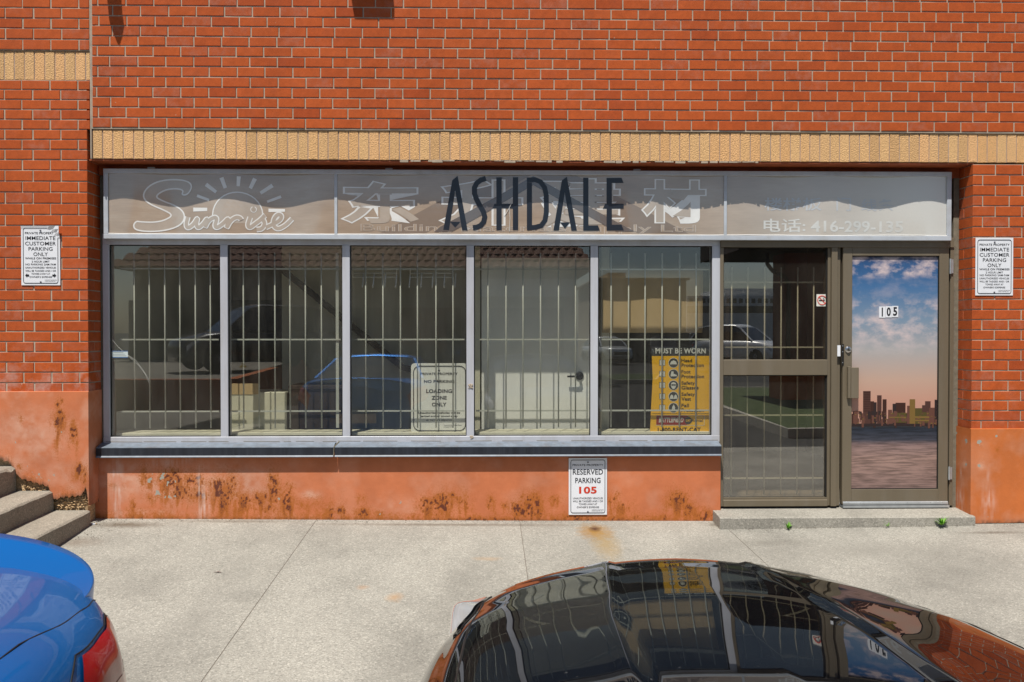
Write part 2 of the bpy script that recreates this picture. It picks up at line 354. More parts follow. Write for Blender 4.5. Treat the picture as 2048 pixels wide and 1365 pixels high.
# ---------------------------------------------------------------- lettering
TM = bpy.data.materials
def text_mb(body, bold=0.0, shear=0.0, outline=0.0, space=1.0):
    cu = bpy.data.curves.new('lettering', 'FONT'); cu.body = body; cu.size = 1.0; cu.offset = bold; cu.shear = shear; cu.space_character = space
    cu.resolution_u = 3
    if outline: cu.fill_mode = 'NONE'; cu.bevel_depth = outline; cu.bevel_resolution = 0
    o = bpy.data.objects.new('lettering', cu); C.objects.link(o)
    dg = bpy.context.evaluated_depsgraph_get(); me = bpy.data.meshes.new_from_object(o.evaluated_get(dg))
    v = np.array([p.co[:] for p in me.vertices]) if len(me.vertices) else np.zeros((1, 3)); f = [tuple(q.vertices) for q in me.polygons]
    bpy.data.objects.remove(o); bpy.data.curves.remove(cu); bpy.data.meshes.remove(me)
    return v, f
def text(parent, body, x0, x1, z0, z1, Y, mat, bold=0.0, shear=0.0, outline=0.0, yfun=None, name='lettering', space=1.0, keep=False):
    if not yfun: space += bold*1.6
    v, f = text_mb(body, bold, shear, outline, space)
    ref = text_mb(body, 0, shear, 0, space)[0] if yfun else v
    if keep:                                             # keep proportions: z0..z1 gives the height, centred between x0 and x1
        s = (z1-z0)/max(1e-6, v[:,1].max()-v[:,1].min()); wdt = (v[:,0].max()-v[:,0].min())*s; xm = (x0+x1)/2; x0, x1 = xm-wdt/2, xm+wdt/2
    xs = x0 + (v[:,0]-ref[:,0].min())/(ref[:,0].max()-ref[:,0].min()+1e-9)*(x1-x0)
    zs = z0 + (v[:,1]-ref[:,1].min())/(ref[:,1].max()-ref[:,1].min()+1e-9)*(z1-z0)
    sc = (x1-x0)/(v[:,0].max()-v[:,0].min()+1e-9)
    ys = [Y - v[i,2]*sc*(1 if outline else 0) for i in range(len(v))]
    if yfun: ys = [yfun(xs[i], zs[i]) + (ys[i]-Y) + Y for i in range(len(v))]
    b = MB(); b.v = [(float(xs[i]), float(ys[i]), float(zs[i])) for i in range(len(v))]; b.f = f
    if yfun:
        bm = bmesh.new(); vv = [bm.verts.new((p[0], p[2], 0)) for p in b.v]
        for q in b.f:
            try: bm.faces.new([vv[i] for i in q])
            except ValueError: pass
        bmesh.ops.remove_doubles(bm, verts=bm.verts[:], dist=1e-5)
        for _ in range(5):
            ed = [e for e in bm.edges if e.calc_length() > .05]
            if not ed: break
            bmesh.ops.subdivide_edges(bm, edges=ed, cuts=1); bmesh.ops.triangulate(bm, faces=[q for q in bm.faces if len(q.verts) > 3])
        bm.verts.index_update(); b.v = [(p.co.x, yfun(p.co.x, p.co.y), p.co.y) for p in bm.verts]; b.f = [tuple(p.index for p in q.verts) for q in bm.faces]; bm.free()
    return b.build(name, mat, parent, fix=False)
# ================================================================ ground
def xprism(b, prof, x0, x1):                              # (y, z) profile pushed along x
    n = len(prof)
    fs = [tuple(range(n)), tuple(range(2*n-1, n-1, -1))] + [(i, n+i, n+(i+1) % n, (i+1) % n) for i in range(n)]
    return b.add([(x0, p[0], p[1]) for p in prof] + [(x1, p[0], p[1]) for p in prof], fs)

g = MB()                                                   # asphalt sheet, follows the fall of the pavement and runs to the horizon
ys = [0.6, -3.4, -6, -9, -12, -40, -120, -600]; xs = [-600, -80, -20, -8, 0, 8, 20, 80, 600]
def far_z(x, y): return gz(max(-8, min(8, x)), max(-12, y)) - 0.10 * (1 if y > -3.45 else 0) - 0.02
for y in ys:
    for x in xs: g.v.append((x, y, far_z(x, y)))
for j in range(len(ys)-1):
    for i in range(len(xs)-1): a = j*len(xs)+i; g.f.append((a, a+1, a+1+len(xs), a+len(xs)))
struct(g.build('ground', M['asphalt']))

pave = thing('pavement', None, None, (0, 0, 0)); struct(pave)
JB = [(628, 1047, 402, 1365), (1040, 1046, 1056, 1160), (1447, 1050, 1536, 1132)]
jl = []
for (a, b, c, d) in JB:
    x0, y0 = G(a, b); x1, y1 = G(c, d); k = (x1-x0)/(y1-y0)
    jl.append((x0 - k*(y0-0.2), k))                         # x = p + k*y
jl = [(-7.5, 0)] + [(p - k*0.2 + 0, k) if False else (p, k) for p, k in jl] + [(7.5, 0)]
def jx(i, y): p, k = jl[i]; return p + k*(y-0.2)
for i in range(4):
    for (ya, yb) in ((0.32, -3.32), (-3.335, -6.2)):
        gap = 0.003
        b = MB(); n = 6
        top = [(jx(i, ya + (yb-ya)*t/n) + gap, ya + (yb-ya)*t/n) for t in range(n+1)]
        bot = [(jx(i+1, ya + (yb-ya)*t/n) - gap, ya + (yb-ya)*t/n) for t in range(n+1)]
        for t in range(n):
            q = [top[t], top[t+1], bot[t+1], bot[t]]
            b.add([(x, y, gz(x, y)) for x, y in q], [(0, 1, 2, 3)])
        for side in (top, bot):
            for t in range(n):
                (xa, y1_), (xb, y2_) = side[t], side[t+1]
                b.add([(xa, y1_, gz(xa, y1_)), (xb, y2_, gz(xb, y2_)), (xb, y2_, gz(xb, y2_)-0.1), (xa, y1_, gz(xa, y1_)-0.1)], [(0, 1, 2, 3)])
        for (L_, R_) in ((top[0], bot[0]), (top[-1], bot[-1])):
            b.add([(*L_, gz(*L_)), (*R_, gz(*R_)), (*R_, gz(*R_)-0.1), (*L_, gz(*L_)-0.1)], [(0, 1, 2, 3)])
        b.build('concrete_slab', M['slab'], pave)
b = MB()                                                    # dirt lying in the joints
for i in (1, 2, 3):
    for t in range(8):
        ya = 0.3 - t*0.8; yb = ya-0.8
        b.add([(jx(i, ya)-0.012, ya, gz(jx(i, ya), ya)-0.002), (jx(i, ya)+0.012, ya, gz(jx(i, ya), ya)-0.002), (jx(i, yb)+0.012, yb, gz(jx(i, yb), yb)-0.002), (jx(i, yb)-0.012, yb, gz(jx(i, yb), yb)-0.002)], [(0, 1, 2, 3)])
b.build('joint_filler', M['joint'], pave)

# ================================================================ brickwork
JT = 0.0095
def brick_mesh(L, H, D, seed):
    rng = random.Random(seed); b = MB(); c = 0.0028
    j = lambda s: rng.uniform(-s, s)
    xs_ = [c, L*0.33, L*0.66, L-c]; fr = []
    for z in (c, H-c):
        for x in xs_: fr.append((x + j(0.0007), j(0.0007), z + j(0.0008)))
    ring = [(j(.0006), c, j(.0006)), (L+j(.0006), c, j(.0006)), (L+j(.0006), c, H+j(.0006)), (j(.0006), c, H+j(.0006))]
    back = [(0, D, 0), (L, D, 0), (L, D, H), (0, D, H)]
    b.v = fr + ring + back
    b.f = [(0,1,5,4), (1,2,6,5), (2,3,7,6), (8,9,3,2,1,0), (9,10,7,3), (10,11,4,5,6,7), (11,8,0,4), (8,12,13,9), (9,13,14,10), (10,14,15,11), (11,15,12,8)]
    return b
_cache = {}
def brick_obj(parent, x0, x1, z0, z1, Y, D, mat, rng, name='brick'):
    L, H = x1-x0, z1-z0
    key = (round(L/0.03), round(H/0.006), round(D/0.03), rng.randrange(6))
    if key not in _cache:
        _cache[key] = (brick_mesh(L, H, D, hash(key) & 0xffff).mesh('brick', fix=True), L, H)
    me, l0, h0 = _cache[key]
    o = place(me, name, mat, parent, (x0, Y + rng.uniform(-0.0012, 0.0012), z0), (L/l0, 1, H/h0))
    o.rotation_euler = (rng.uniform(-.006, .006), rng.uniform(-.0025, .0025), rng.uniform(-.004, .004))
    return o
def brick_join(b, x0, x1, z0, z1, Y, D, rng):
    m = brick_mesh(x1-x0, z1-z0, D, rng.randrange(99999)); dy = rng.uniform(-.0012, .0012)
    b.add([(p[0]+x0, p[1]+Y+dy, p[2]+z0) for p in m.v], m.f)

PITCHX = 0.2137
ZTOP = 5.3
# courses measured in the photograph (bed joints, top to bottom)
main_rows = [PZ(y, 0, 770) for y in (15.4, 35.9, 55.7, 75.9, 95.8, 115.8, 136, 156.5, 177, 197.3, 217.6, 238, 258.6)]
z = main_rows[0]
while z < ZTOP: z += 0.0795; main_rows.insert(0, z)
left_lo = [160.6,179.9,199.7,219.4,239.4,259.4,279.4,299.4,320,340.7,363.1,385,407.4,429.9,451.5,473,494.6,516.4,538,559.4,580.7,601.3,621.5,642.3,663.4,684,704.2,724.7,745.1,766.2,785.0]
left_rows = [PZ(y, 0, 90) for y in left_lo]
left_up = [PZ(y, 0, 90) for y in (16, 36.9, 57.2, 78.8, 100.5)]
z = left_up[0]
while z < ZTOP: z += 0.0795; left_up.insert(0, z)
right_rows = [PZ(y, 0, 1995) for y in (329,350.2,370.7,391.5,412.4,433.3,454.2,474.7,495.4,515.9,536.7,557.2,578.5,599,619.6,640,660.3,680.3,700.4,720.7,741.6,761.6,782,801.6,821.8,842,860)]
XJ = PX(180.5, 0, 150)                                      # control joint
XL = PX(175.8, 0, 560)                                      # left pier corner
XR = PX(1944.5, 0, 600)                                     # right pier corner
SOLD_T, SOLD_B = PZ(260.3, 0.012, 650), PZ(320.0, 0.012, 650)
YB = 0.225                                                  # depth of the shopfront recess

wall = thing('brick_wall', 'broad red brick wall above the shopfront with a buff soldier course', 'brick wall', (0, 0, SOLD_B))
MB().box(XJ+0.004, 7.5, 0.0048, 0.30, SOLD_T-0.002, ZTOP).build('mortar_bed', M['mortar'], wall)
MB().box(XJ+0.004, 7.5, 0.0165, 0.30, SOLD_B+0.002, SOLD_T-0.002).build('soldier_mortar', M['mortar_grey'], wall)
MB().box(XJ-0.004, XJ+0.005, 0.0035, 0.05, SOLD_B, ZTOP).build('control_joint', M['mortar'], wall)
rng = random.Random(3); rest = MB(); cnt = 0; cells = []
x_in = PX(2048, 0, 150)
xref = PX(640 + 388/6.825, 0, 8)                            # a head joint seen at the top edge of the photograph
offs = [0, 0.498, 0.02, 0.52, 0.425, 0.95, 0.43, 0.96, 0.425, 0.97, 0.45, 0.0, 0.46]
nrow = len(main_rows)-1
for r in range(nrow):
    zt, zb = main_rows[r], main_rows[r+1]
    k = r - (nrow - 12)                                      # 0 = first full course in the frame
    off = offs[(k+1) % len(offs)] if k >= -1 else 0.5*(k % 2)
    x = xref + off*PITCHX + rng.uniform(-.006, .006)
    n0 = math.floor((XJ - x)/PITCHX)
    x += n0*PITCHX
    while x < 7.4:
        x1 = x + PITCHX + rng.uniform(-.003, .003)
        a, c_ = max(x, XJ+0.010), min(x1, 7.5)
        if c_ - a > 0.03: cells.append((r, a + JT/2, c_ - JT/2, zb + JT/2 + rng.uniform(-.001, .001), zt - JT/2 + rng.uniform(-.001, .001)))
        x = x1
for (r, a, c_, zb, zt) in sorted(cells, key=lambda q: -q[0]):
    if cnt < 298 and a < x_in and r >= nrow-13: brick_obj(wall, a, c_, zb, zt, 0, 0.05, M['brick'], rng); cnt += 1
    else: brick_join(rest, a, c_, zb, zt, 0, 0.05, rng)
tag(rest.build('upper_brickwork', M['brick_i'], wall, fix=False), kind='stuff')
def soldiers(parent, x0, x1, zb, zt, phase, rng, first=True):
    p = 0.0783; x = x0 + phase
    while x < x1 - 0.01:
        w_ = p + rng.uniform(-.0025, .0025); a, c_ = max(x, x0)+0.0035, min(x+w_, x1)-0.0035
        if c_-a > 0.015: brick_obj(parent, a, c_, zb + rng.uniform(0, .003), zt - 0.006, 0.0125, 0.06, M['soldier'], rng, 'soldier_brick')
        x += w_
soldiers(wall, XJ+0.008, x_in+0.35, SOLD_B, SOLD_T, 0, rng)
sr_ = MB(); x = x_in+0.355
while x < 7.4: brick_join(sr_, x+.0035, x+.0748, SOLD_B+.001, SOLD_T-.006, .0125, .06, rng); x += .0783
tag(sr_.build('further_soldier_bricks', M['soldier'], wall, fix=False), kind='stuff')
b = MB(); b.box(XL-0.02, XR+0.02, 0.02, 0.21, SOLD_B-0.012, SOLD_B-0.002); b.box(XL-0.02, XR+0.02, 0.195, 0.21, SOLD_B-0.09, SOLD_B-0.012)
b.build('lintel', M['lintel'], wall)
b = MB()                                                    # ragged old sealant hanging under the soldier course
rs = random.Random(5); x = PX(800, .012, 322)
while x < PX(1540, .012, 322):
    w_ = rs.uniform(.02, .09)
    if rs.random() < .8: b.box(x, x+w_, 0.010 + rs.uniform(0, .004), 0.03, SOLD_B - rs.uniform(.004, .016), SOLD_B + rs.uniform(.0, .004))
    x += w_ + rs.uniform(0, .02)
b.build('sealant_remains', M['mortar'], wall)

# ---- left pier and the wall above it
lp = thing('brick_pier', 'red brick pier left of the shop window with a buff brick band near the top', 'brick pier', (-4.2, 0, 0))
MB().box(-7.5, XL-0.004, 0.0048, YB+0.12, left_rows[-1]-0.03, left_rows[0]).build('mortar_bed', M['mortar'], lp)
MB().box(-7.5, XJ-0.004, 0.0048, 0.3, left_up[-1], ZTOP).build('mortar_bed', M['mortar'], lp)
MB().box(-7.5, XJ-0.004, 0.0165, 0.3, left_rows[0], left_up[-1]).build('soldier_mortar', M['mortar_grey'], lp)
rng = random.Random(11)
x_l = PX(-6, 0, 150); xl0 = -7.5; rest = MB()
jA = PX(100.2, 0, 330); jB = PX(121.8, 0, 350)
for r in range(len(left_rows)-1):
    zt, zb = left_rows[r]-JT/2, left_rows[r+1]+JT/2
    typeA = (r % 2 == 0)
    xc = XJ - 0.006 if r < 5 else XL
    x = (jA + PITCHX) if typeA else (jB + 0.0)               # rightmost head joint
    if zt < PZ(600, 0, 90) and False: pass
    # corner brick
    a = x + JT/2
    if r >= 8:                                               # below the soldier course: real corner, returns into the recess
        D = 0.205 if typeA else 0.098
        brick_obj(lp, a, xc, zb, zt, 0, D, M['brick'], rng)
        if not typeA: brick_obj(lp, xc-0.10, xc-0.0005, zb, zt, 0.108, 0.10, M['brick'], rng)
    else: brick_obj(lp, a, xc, zb, zt, 0, 0.05, M['brick'], rng)
    while x > xl0:
        a, c_ = x - PITCHX + JT/2 + rng.uniform(-.003, .003), x - JT/2
        if c_ > x_l: brick_obj(lp, a, c_, zb, zt, 0, 0.05, M['brick'], rng)
        else: brick_join(rest, a, c_, zb, zt, 0, 0.05, rng)
        x -= PITCHX
for r in range(len(left_up)-1):
    zt, zb = left_up[r]-JT/2, left_up[r+1]+JT/2; k = len(left_up)-2-r
    x = PX(512/3.25, 0, 90) if k % 2 == 0 else PX(123, 0, 90)
    brick_obj(lp, x+JT/2, XJ-0.007, zb, zt, 0, 0.05, M['brick'], rng) if k < 6 else brick_join(rest, x+JT/2, XJ-.007, zb, zt, 0, .05, rng)
    while x > xl0:
        a, c_ = x - PITCHX + JT/2 + rng.uniform(-.003, .003), x - JT/2
        if c_ > x_l and k < 6: brick_obj(lp, a, c_, zb, zt, 0, 0.05, M['brick'], rng)
        else: brick_join(rest, a, c_, zb, zt, 0, 0.05, rng)
        x -= PITCHX
soldiers(lp, PX(-14, 0, 130), XJ-0.006, left_rows[0]+0.004, left_up[-1], 0, rng)
soldiers_rest = MB()
x = PX(-14, 0, 130) - 0.0783
while x > xl0: brick_join(soldiers_rest, x+.0035, x+.0748, left_rows[0]+.004, left_up[-1]-.006, .0125, .06, rng); x -= .0783
tag(soldiers_rest.build('further_soldier_bricks', M['soldier'], lp, fix=False), kind='stuff')
tag(rest.build('outer_brickwork', M['brick_i'], lp, fix=False), kind='stuff')

# ---- right pier
rp = thing('brick_pier', 'red brick pier right of the glass entrance door', 'brick pier', (XR+0.3, 0, 0))
MB().box(XR+0.004, 7.5, 0.0048, YB+0.12, right_rows[-1]-0.03, right_rows[0]).build('mortar_bed', M['mortar'], rp)
rng = random.Random(23); rest = MB()
jA = PX(1966, 0, 360); jB = PX(1991.6, 0, 340)
for r in range(len(right_rows)-1):
    zt, zb = right_rows[r]-JT/2, right_rows[r+1]+JT/2; typeA = (r % 2 == 1)
    x = jA if typeA else jB
    D = 0.205 if typeA else 0.118
    brick_obj(rp, XR, x-JT/2, zb, zt, 0, D, M['brick'], rng)
    if not typeA: brick_obj(rp, XR+0.0005, XR+0.10, zb, zt, 0.128, 0.09, M['brick'], rng)
    while x < 7.4:
        a, c_ = x + JT/2, x + PITCHX - JT/2 + rng.uniform(-.003, .003)
        if a < x_in+0.2: brick_obj(rp, a, c_, zb, zt, 0, 0.05, M['brick'], rng)
        else: brick_join(rest, a, c_, zb, zt, 0, 0.05, rng)
        x += PITCHX
tag(rest.build('outer_brickwork', M['brick_i'], rp, fix=False), kind='stuff')

# ================================================================ painted concrete below the bricks
def painted(name, parent, mat, path, zbot, ztop, step, patches, seed, mottle=0.55, cap=0.016, splash=0.0):
    """path: plan polyline (x, y); a skin of small cells carrying wear masks"""
    pts = []; s = 0; S = []
    for k in range(len(path)-1):
        a, b_ = Vector(path[k]), Vector(path[k+1]); n = max(1, int((b_-a).length/step))
        for t in range(n): pts.append(a + (b_-a)*t/n); S.append(s + (b_-a).length*t/n)
        s += (b_-a).length
    pts.append(Vector(path[-1])); S.append(s)
    nx = len(pts); nz = max(2, int((ztop - min(zbot(p.x) for p in pts))/step)); b = MB()
    for j in range(nz+1):
        for i, p in enumerate(pts):
            z0 = zbot(p.x); b.v.append((p.x, p.y, z0 + (ztop-z0)*j/nz))
    if cap:
        for i, p in enumerate(pts):
            c_ = Vector(p)
            b.v.append((p.x - (cap if i > nx*0.75 and False else 0), p.y + cap, ztop + 0.003))
    rows = nz + (1 if cap else 0)
    b.f = [(j*nx+i, j*nx+i+1, (j+1)*nx+i+1, (j+1)*nx+i) for j in range(rows) for i in range(nx-1)]
    o = b.build(name, mat, parent, smooth=False)
    V = np.array(b.v); x = np.array([pts[i % nx].x + pts[i % nx].y for i in range(len(b.v))]); zz = V[:, 2]
    A = {k: np.zeros(len(V)) for k in ('rust', 'white', 'peel', 'chalk', 'dirt')}
    blot = fbm(x*22, zz*22, seed, 5); drip = fbm(x*38, zz*5, seed+20, 4); fineb = fbm(x*60, zz*45, seed+30, 4); cell = fbm(x*80, zz*44, seed+70, 4); crack = np.abs(fbm(x*9, zz*9, seed+40, 4)-0.5)
    for (kind, px, py, rx, ry, amt, Yp) in patches:
        cx, cz = W(px, py, Yp); cx += Yp; rx, ry = rx/250, ry/250
        q = ((x-cx)/rx)**2 + ((zz-cz)/ry)**2; m = np.exp(-q*1.1)
        if kind == 'rust':
            core = np.clip((0.30*blot + 0.70*cell - (0.655 - 0.20*m*amt))*7.0, 0, 1)*np.clip(m*1.5, 0, 1)
            md = np.exp(-(((x-cx)/(rx*1.1))**2 + ((zz-(cz-ry*0.6))/(ry*1.3))**2)); dr = np.clip((drip-0.42)*3.2, 0, 0.60)*md*amt
            halo = np.clip(m*1.3, 0, 1)*(0.10+0.40*np.clip(blot*1.8-.40, 0, 1))*amt
            A['rust'] = np.maximum(A['rust'], np.maximum(np.maximum(core*np.clip(amt, 0, 1), dr), halo))
        elif kind == 'streak':
            core = np.clip(.30 + (fbm(x*70, zz*6, seed+50, 4)-0.45)*4*np.clip(blot*2-.3, 0, 1), 0, 1)*m; A['white'] = np.maximum(A['white'], core*amt)
        elif kind == 'peel': A['peel'] = np.maximum(A['peel'], np.clip((fineb*0.7+blot*0.3 - (0.66-0.2*m))*7, 0, 1)*np.clip(m*1.6, 0, 1)*amt)
        elif kind == 'chalk': A['chalk'] = np.maximum(A['chalk'], m*amt*np.clip(blot*1.6-0.2, 0, 1))
        elif kind == 'dirt': A['dirt'] = np.maximum(A['dirt'], m*amt)
    zb_ = np.array([zbot(pts[i % nx].x) for i in range(len(b.v))])
    if splash:
        hgt = 0.05 + 0.09*fbm(x*2.3, x*0, seed+90, 3)
        A['rust'] = np.maximum(A['rust'], splash*np.clip(1-(zz-zb_)/hgt, 0, 1)**.7*np.clip(0.15+1.5*(0.5*drip+0.5*cell-.30), 0, .75))
        A['rust'] = np.maximum(A['rust'], splash*.5*np.clip((fbm(x*30, zz*2.2, seed+95, 3)-.60)*6, 0, .7)*np.clip(fbm(x*1.7+3, zz*0, seed+97, 2)*2.4-1.0, 0, 1)*np.clip(1-(zz-zb_)/.34, 0, 1))
    A['dirt'] = np.maximum(A['dirt'], np.clip(1-(zz-zb_)/0.035, 0, 1)*np.clip(fineb*1.6-.25, 0, 1))
    A['chalk'] = np.maximum(A['chalk'], mottle*np.clip((fbm(x*7, zz*7, seed+60, 5)-0.45)*4, 0, 1))
    for k, a in A.items():
        at = o.data.attributes.new(k, 'FLOAT', 'POINT'); at.data.foreach_set('value', a.astype(np.float32))
    return o
YP = -0.014
YW = 0.15
bw = thing('stall_riser', 'low salmon painted concrete wall under the shop window streaked with rust', 'low wall', (0, YW, -0.03))
XWL = PX(190, YW, 980); XWR = PX(1441, YW, 980)
pat = []
for (px, py, rx, ry, a) in [(288, 950, 10, 22, .8), (300, 958, 8, 14, .8), (345, 962, 30, 26, 1), (385, 962, 24, 22, 1), (365, 985, 26, 20, .9), (395, 990, 30, 20, .8), (300, 995, 10, 10, .8), (228, 970, 14, 6, .7),
        (440, 985, 20, 36, 1), (462, 972, 18, 30, .9), (448, 1000, 22, 26, .9), (488, 1000, 16, 18, 1), (520, 998, 22, 14, 1), (548, 975, 14, 34, 1), (575, 1000, 14, 32, 1.05), (535, 1018, 26, 10, .8), (480, 1015, 30, 12, .7), (318, 995, 16, 8, .6), (265, 1012, 6, 16, .7), (420, 970, 40, 20, .5),
        (658, 1022, 12, 22, .9), (682, 1028, 10, 20, .9), (620, 1010, 40, 20, .45), (725, 1025, 20, 14, .8), (755, 1030, 16, 10, .8), (722, 998, 12, 10, .5), (852, 1010, 18, 20, .95), (885, 1008, 24, 26, 1.05), (902, 1000, 12, 18, .9), (925, 1005, 16, 24, .8), (870, 1022, 26, 14, .7),
        (982, 1008, 10, 18, .8), (1010, 1010, 10, 10, .6), (1035, 1018, 18, 18, 1.05), (1062, 1010, 26, 26, 1.1), (1050, 1024, 30, 14, 1.1), (1080, 1020, 10, 22, .9), (1110, 998, 16, 10, .7), (1130, 1035, 20, 8, .9),
        (1228, 1000, 14, 20, .8), (1245, 1015, 24, 12, .8), (1235, 1036, 22, 8, 1), (1290, 1036, 30, 7, .9), (1355, 1000, 22, 22, .95), (1380, 1020, 22, 18, .8), (1408, 1030, 16, 16, 1.05), (1330, 1035, 18, 8, .9), (1170, 1036, 40, 7, .9), (960, 1040, 160, 6, .9), (1100, 1042, 300, 5, .9), (600, 1036, 200, 5, .5)]: pat.append(('rust', px, py, rx, ry, a, YW))
for (px, py, rx, ry, a) in [(234, 975, 9, 70, 1), (402, 975, 7, 80, 1), (408, 1005, 12, 32, .9), (375, 915, 20, 20, .5), (345, 925, 60, 12, .4), (415, 985, 16, 20, .6)]: pat.append(('streak', px, py, rx, ry, a, YW))
for (px, py, rx, ry, a) in [(308, 944, 10, 12, 1), (325, 948, 12, 14, 1), (300, 960, 10, 8, .8), (318, 985, 18, 8, .8), (345, 970, 18, 14, .7), (340, 995, 20, 6, .6), (560, 998, 6, 6, .7), (800, 1005, 5, 5, .6), (1265, 990, 12, 6, .5), (763, 1028, 8, 5, .7)]: pat.append(('peel', px, py, rx, ry, a, YW))
for (px, py, rx, ry, a) in [(250, 960, 70, 40, 1), (420, 970, 140, 40, 1), (335, 975, 70, 40, .9), (620, 990, 20, 10, 1), (500, 950, 80, 20, .6), (300, 1025, 100, 10, .6), (800, 1015, 60, 20, .5)]: pat.append(('chalk', px, py, rx, ry, a, YW))
rs = lambda x: gz(x, YW) - 0.012
painted('wall_face', bw, M['paint'], [(XWL, YW), (XWR, YW), (XWR, YW+0.08)], rs, PZ(905, YW, 800), 0.0072, pat, 5, mottle=0.20, splash=0.8)
MB().box(XWL, XWR-0.006, YW+0.02, YW+0.14, -0.2, PZ(890, YW, 800)).build('wall_core', M['dark'], bw)

# left plinth, broken away along its foot where it meets the steps
XPL = PX(177, YP, 880)
lfoot = [(-8, 0.50), (PX(-5, YP, 925), PZ(916, YP, 0)), (PX(20, YP, 935), PZ(926, YP, 20)), (PX(38, YP, 960), PZ(955, YP, 38)), (PX(50, YP, 968), PZ(960, YP, 50)), (PX(70, YP, 970), PZ(966, YP, 70)), (PX(96, YP, 975), PZ(973, YP, 96)), (PX(106, YP, 1000), PZ(1000, YP, 106)), (PX(125, YP, 995), PZ(995, YP, 125)), (PX(160, YP, 995), PZ(992, YP, 160)), (PX(168, YP, 985), PZ(985, YP, 168)), (PX(172, YP, 970), PZ(970, YP, 172)), (PX(177, YP, 1000), PZ(1012, YP, 177)), (9, PZ(1018, YP, 177))]
def lz(x):
    for (a, b_) in zip(lfoot, lfoot[1:]):
        if a[0] <= x <= b_[0]: return a[1] + (b_[1]-a[1])*(x-a[0])/(b_[0]-a[0]) + 0.006*math.sin(x*140) + 0.004*math.sin(x*333)
    return 0
pat = [('rust', 114, 812, 6, 8, 1, YP), ('rust', 118, 835, 14, 16, 1, YP), ('rust', 114, 850, 6, 26, 1, YP), ('rust', 147, 865, 8, 22, 1.05, YP), ('rust', 162, 940, 14, 14, 1, YP), ('rust', 168, 950, 8, 22, .9, YP), ('rust', 38, 938, 6, 10, .8, YP), ('rust', 120, 802, 8, 8, .6, YP), ('rust', 40, 835, 5, 8, .5, YP), ('rust', 165, 1000, 14, 6, .8, YP),
       ('peel', 90, 955, 26, 12, 1, YP), ('peel', 62, 950, 14, 6, 1, YP), ('peel', 105, 960, 12, 6, .9, YP), ('peel', 118, 838, 12, 6, .8, YP), ('peel', 137, 810, 5, 4, .8, YP), ('peel', 122, 868, 4, 8, .8, YP), ('peel', 31, 883, 5, 6, .6, YP), ('peel', 98, 798, 6, 4, .8, YP), ('peel', 52, 935, 8, 6, .8, YP), ('peel', 55, 855, 8, 5, .6, YP),
       ('chalk', 70, 870, 70, 50, .9, YP), ('chalk', 30, 850, 40, 30, .9, YP), ('chalk', 120, 950, 50, 30, .6, YP), ('dirt', 60, 975, 30, 6, .8, YP), ('dirt', 186, 1000, 20, 30, .5, YP), ('dirt', 190, 905, 10, 8, .5, .1)]
pl = painted('plinth', lp, M['paint'], [(-6.0, YP), (XPL, YP), (XPL, 0.30)], lz, PZ(784, YP, 90), 0.009, pat, 17, splash=0.35)
b = MB(); rng = random.Random(31)                           # broken aggregate showing below the ragged edge
MB().box(-6.0, XPL-0.03, YP+0.04, 0.3, -0.3, PZ(900, 0, 90)).build('plinth_core', M['rubble'], lp)
for k in range(420):
    x = rng.uniform(PX(40, YP), XPL-0.01); zt_ = lz(x); z = rng.uniform(zt_-0.10, zt_+0.01); s = rng.uniform(.004, .012)
    b.add([(x + s*dx, YP+0.030+rng.uniform(-.012, .01) + s*dy, z + s*dz*.7) for dx, dy, dz in ((1,0,0), (0,1,0), (-1,0,0), (0,-1,0), (0,0,1), (0,0,-1))], [(0,1,4), (1,2,4), (2,3,4), (3,0,4), (1,0,5), (2,1,5), (3,2,5), (0,3,5)])
tag(b.build('broken_aggregate', M['rubble'], lp), kind='stuff')
# right plinth
XPR = PX(1941.5, YP, 950)
pat = [('peel', 1958, 886, 7, 6, 1, YP), ('peel', 1956, 930, 6, 6, .9, YP), ('peel', 1993, 872, 3, 3, 1, YP), ('peel', 1975, 1034, 40, 4, .8, YP), ('rust', 1995, 898, 3, 3, .7, YP), ('streak', 1977, 950, 3, 12, .8, YP), ('chalk', 1920, 925, 12, 14, 1, .1), ('streak', 1912, 1000, 14, 30, .8, .15), ('dirt', 1940, 1042, 10, 6, .6, YP)]
painted('plinth', rp, M['paint_r'], [(XPR, 0.30), (XPR, YP), (6.0, YP)], lambda x: gz(x, YP)-0.01, PZ(858.5, YP, 1990), 0.010, pat, 41, mottle=0.25)
MB().box(XPR+0.02, 6.0, YP+0.02, 0.3, -0.3, PZ(862, 0, 1990)).build('plinth_core', M['dark'], rp)

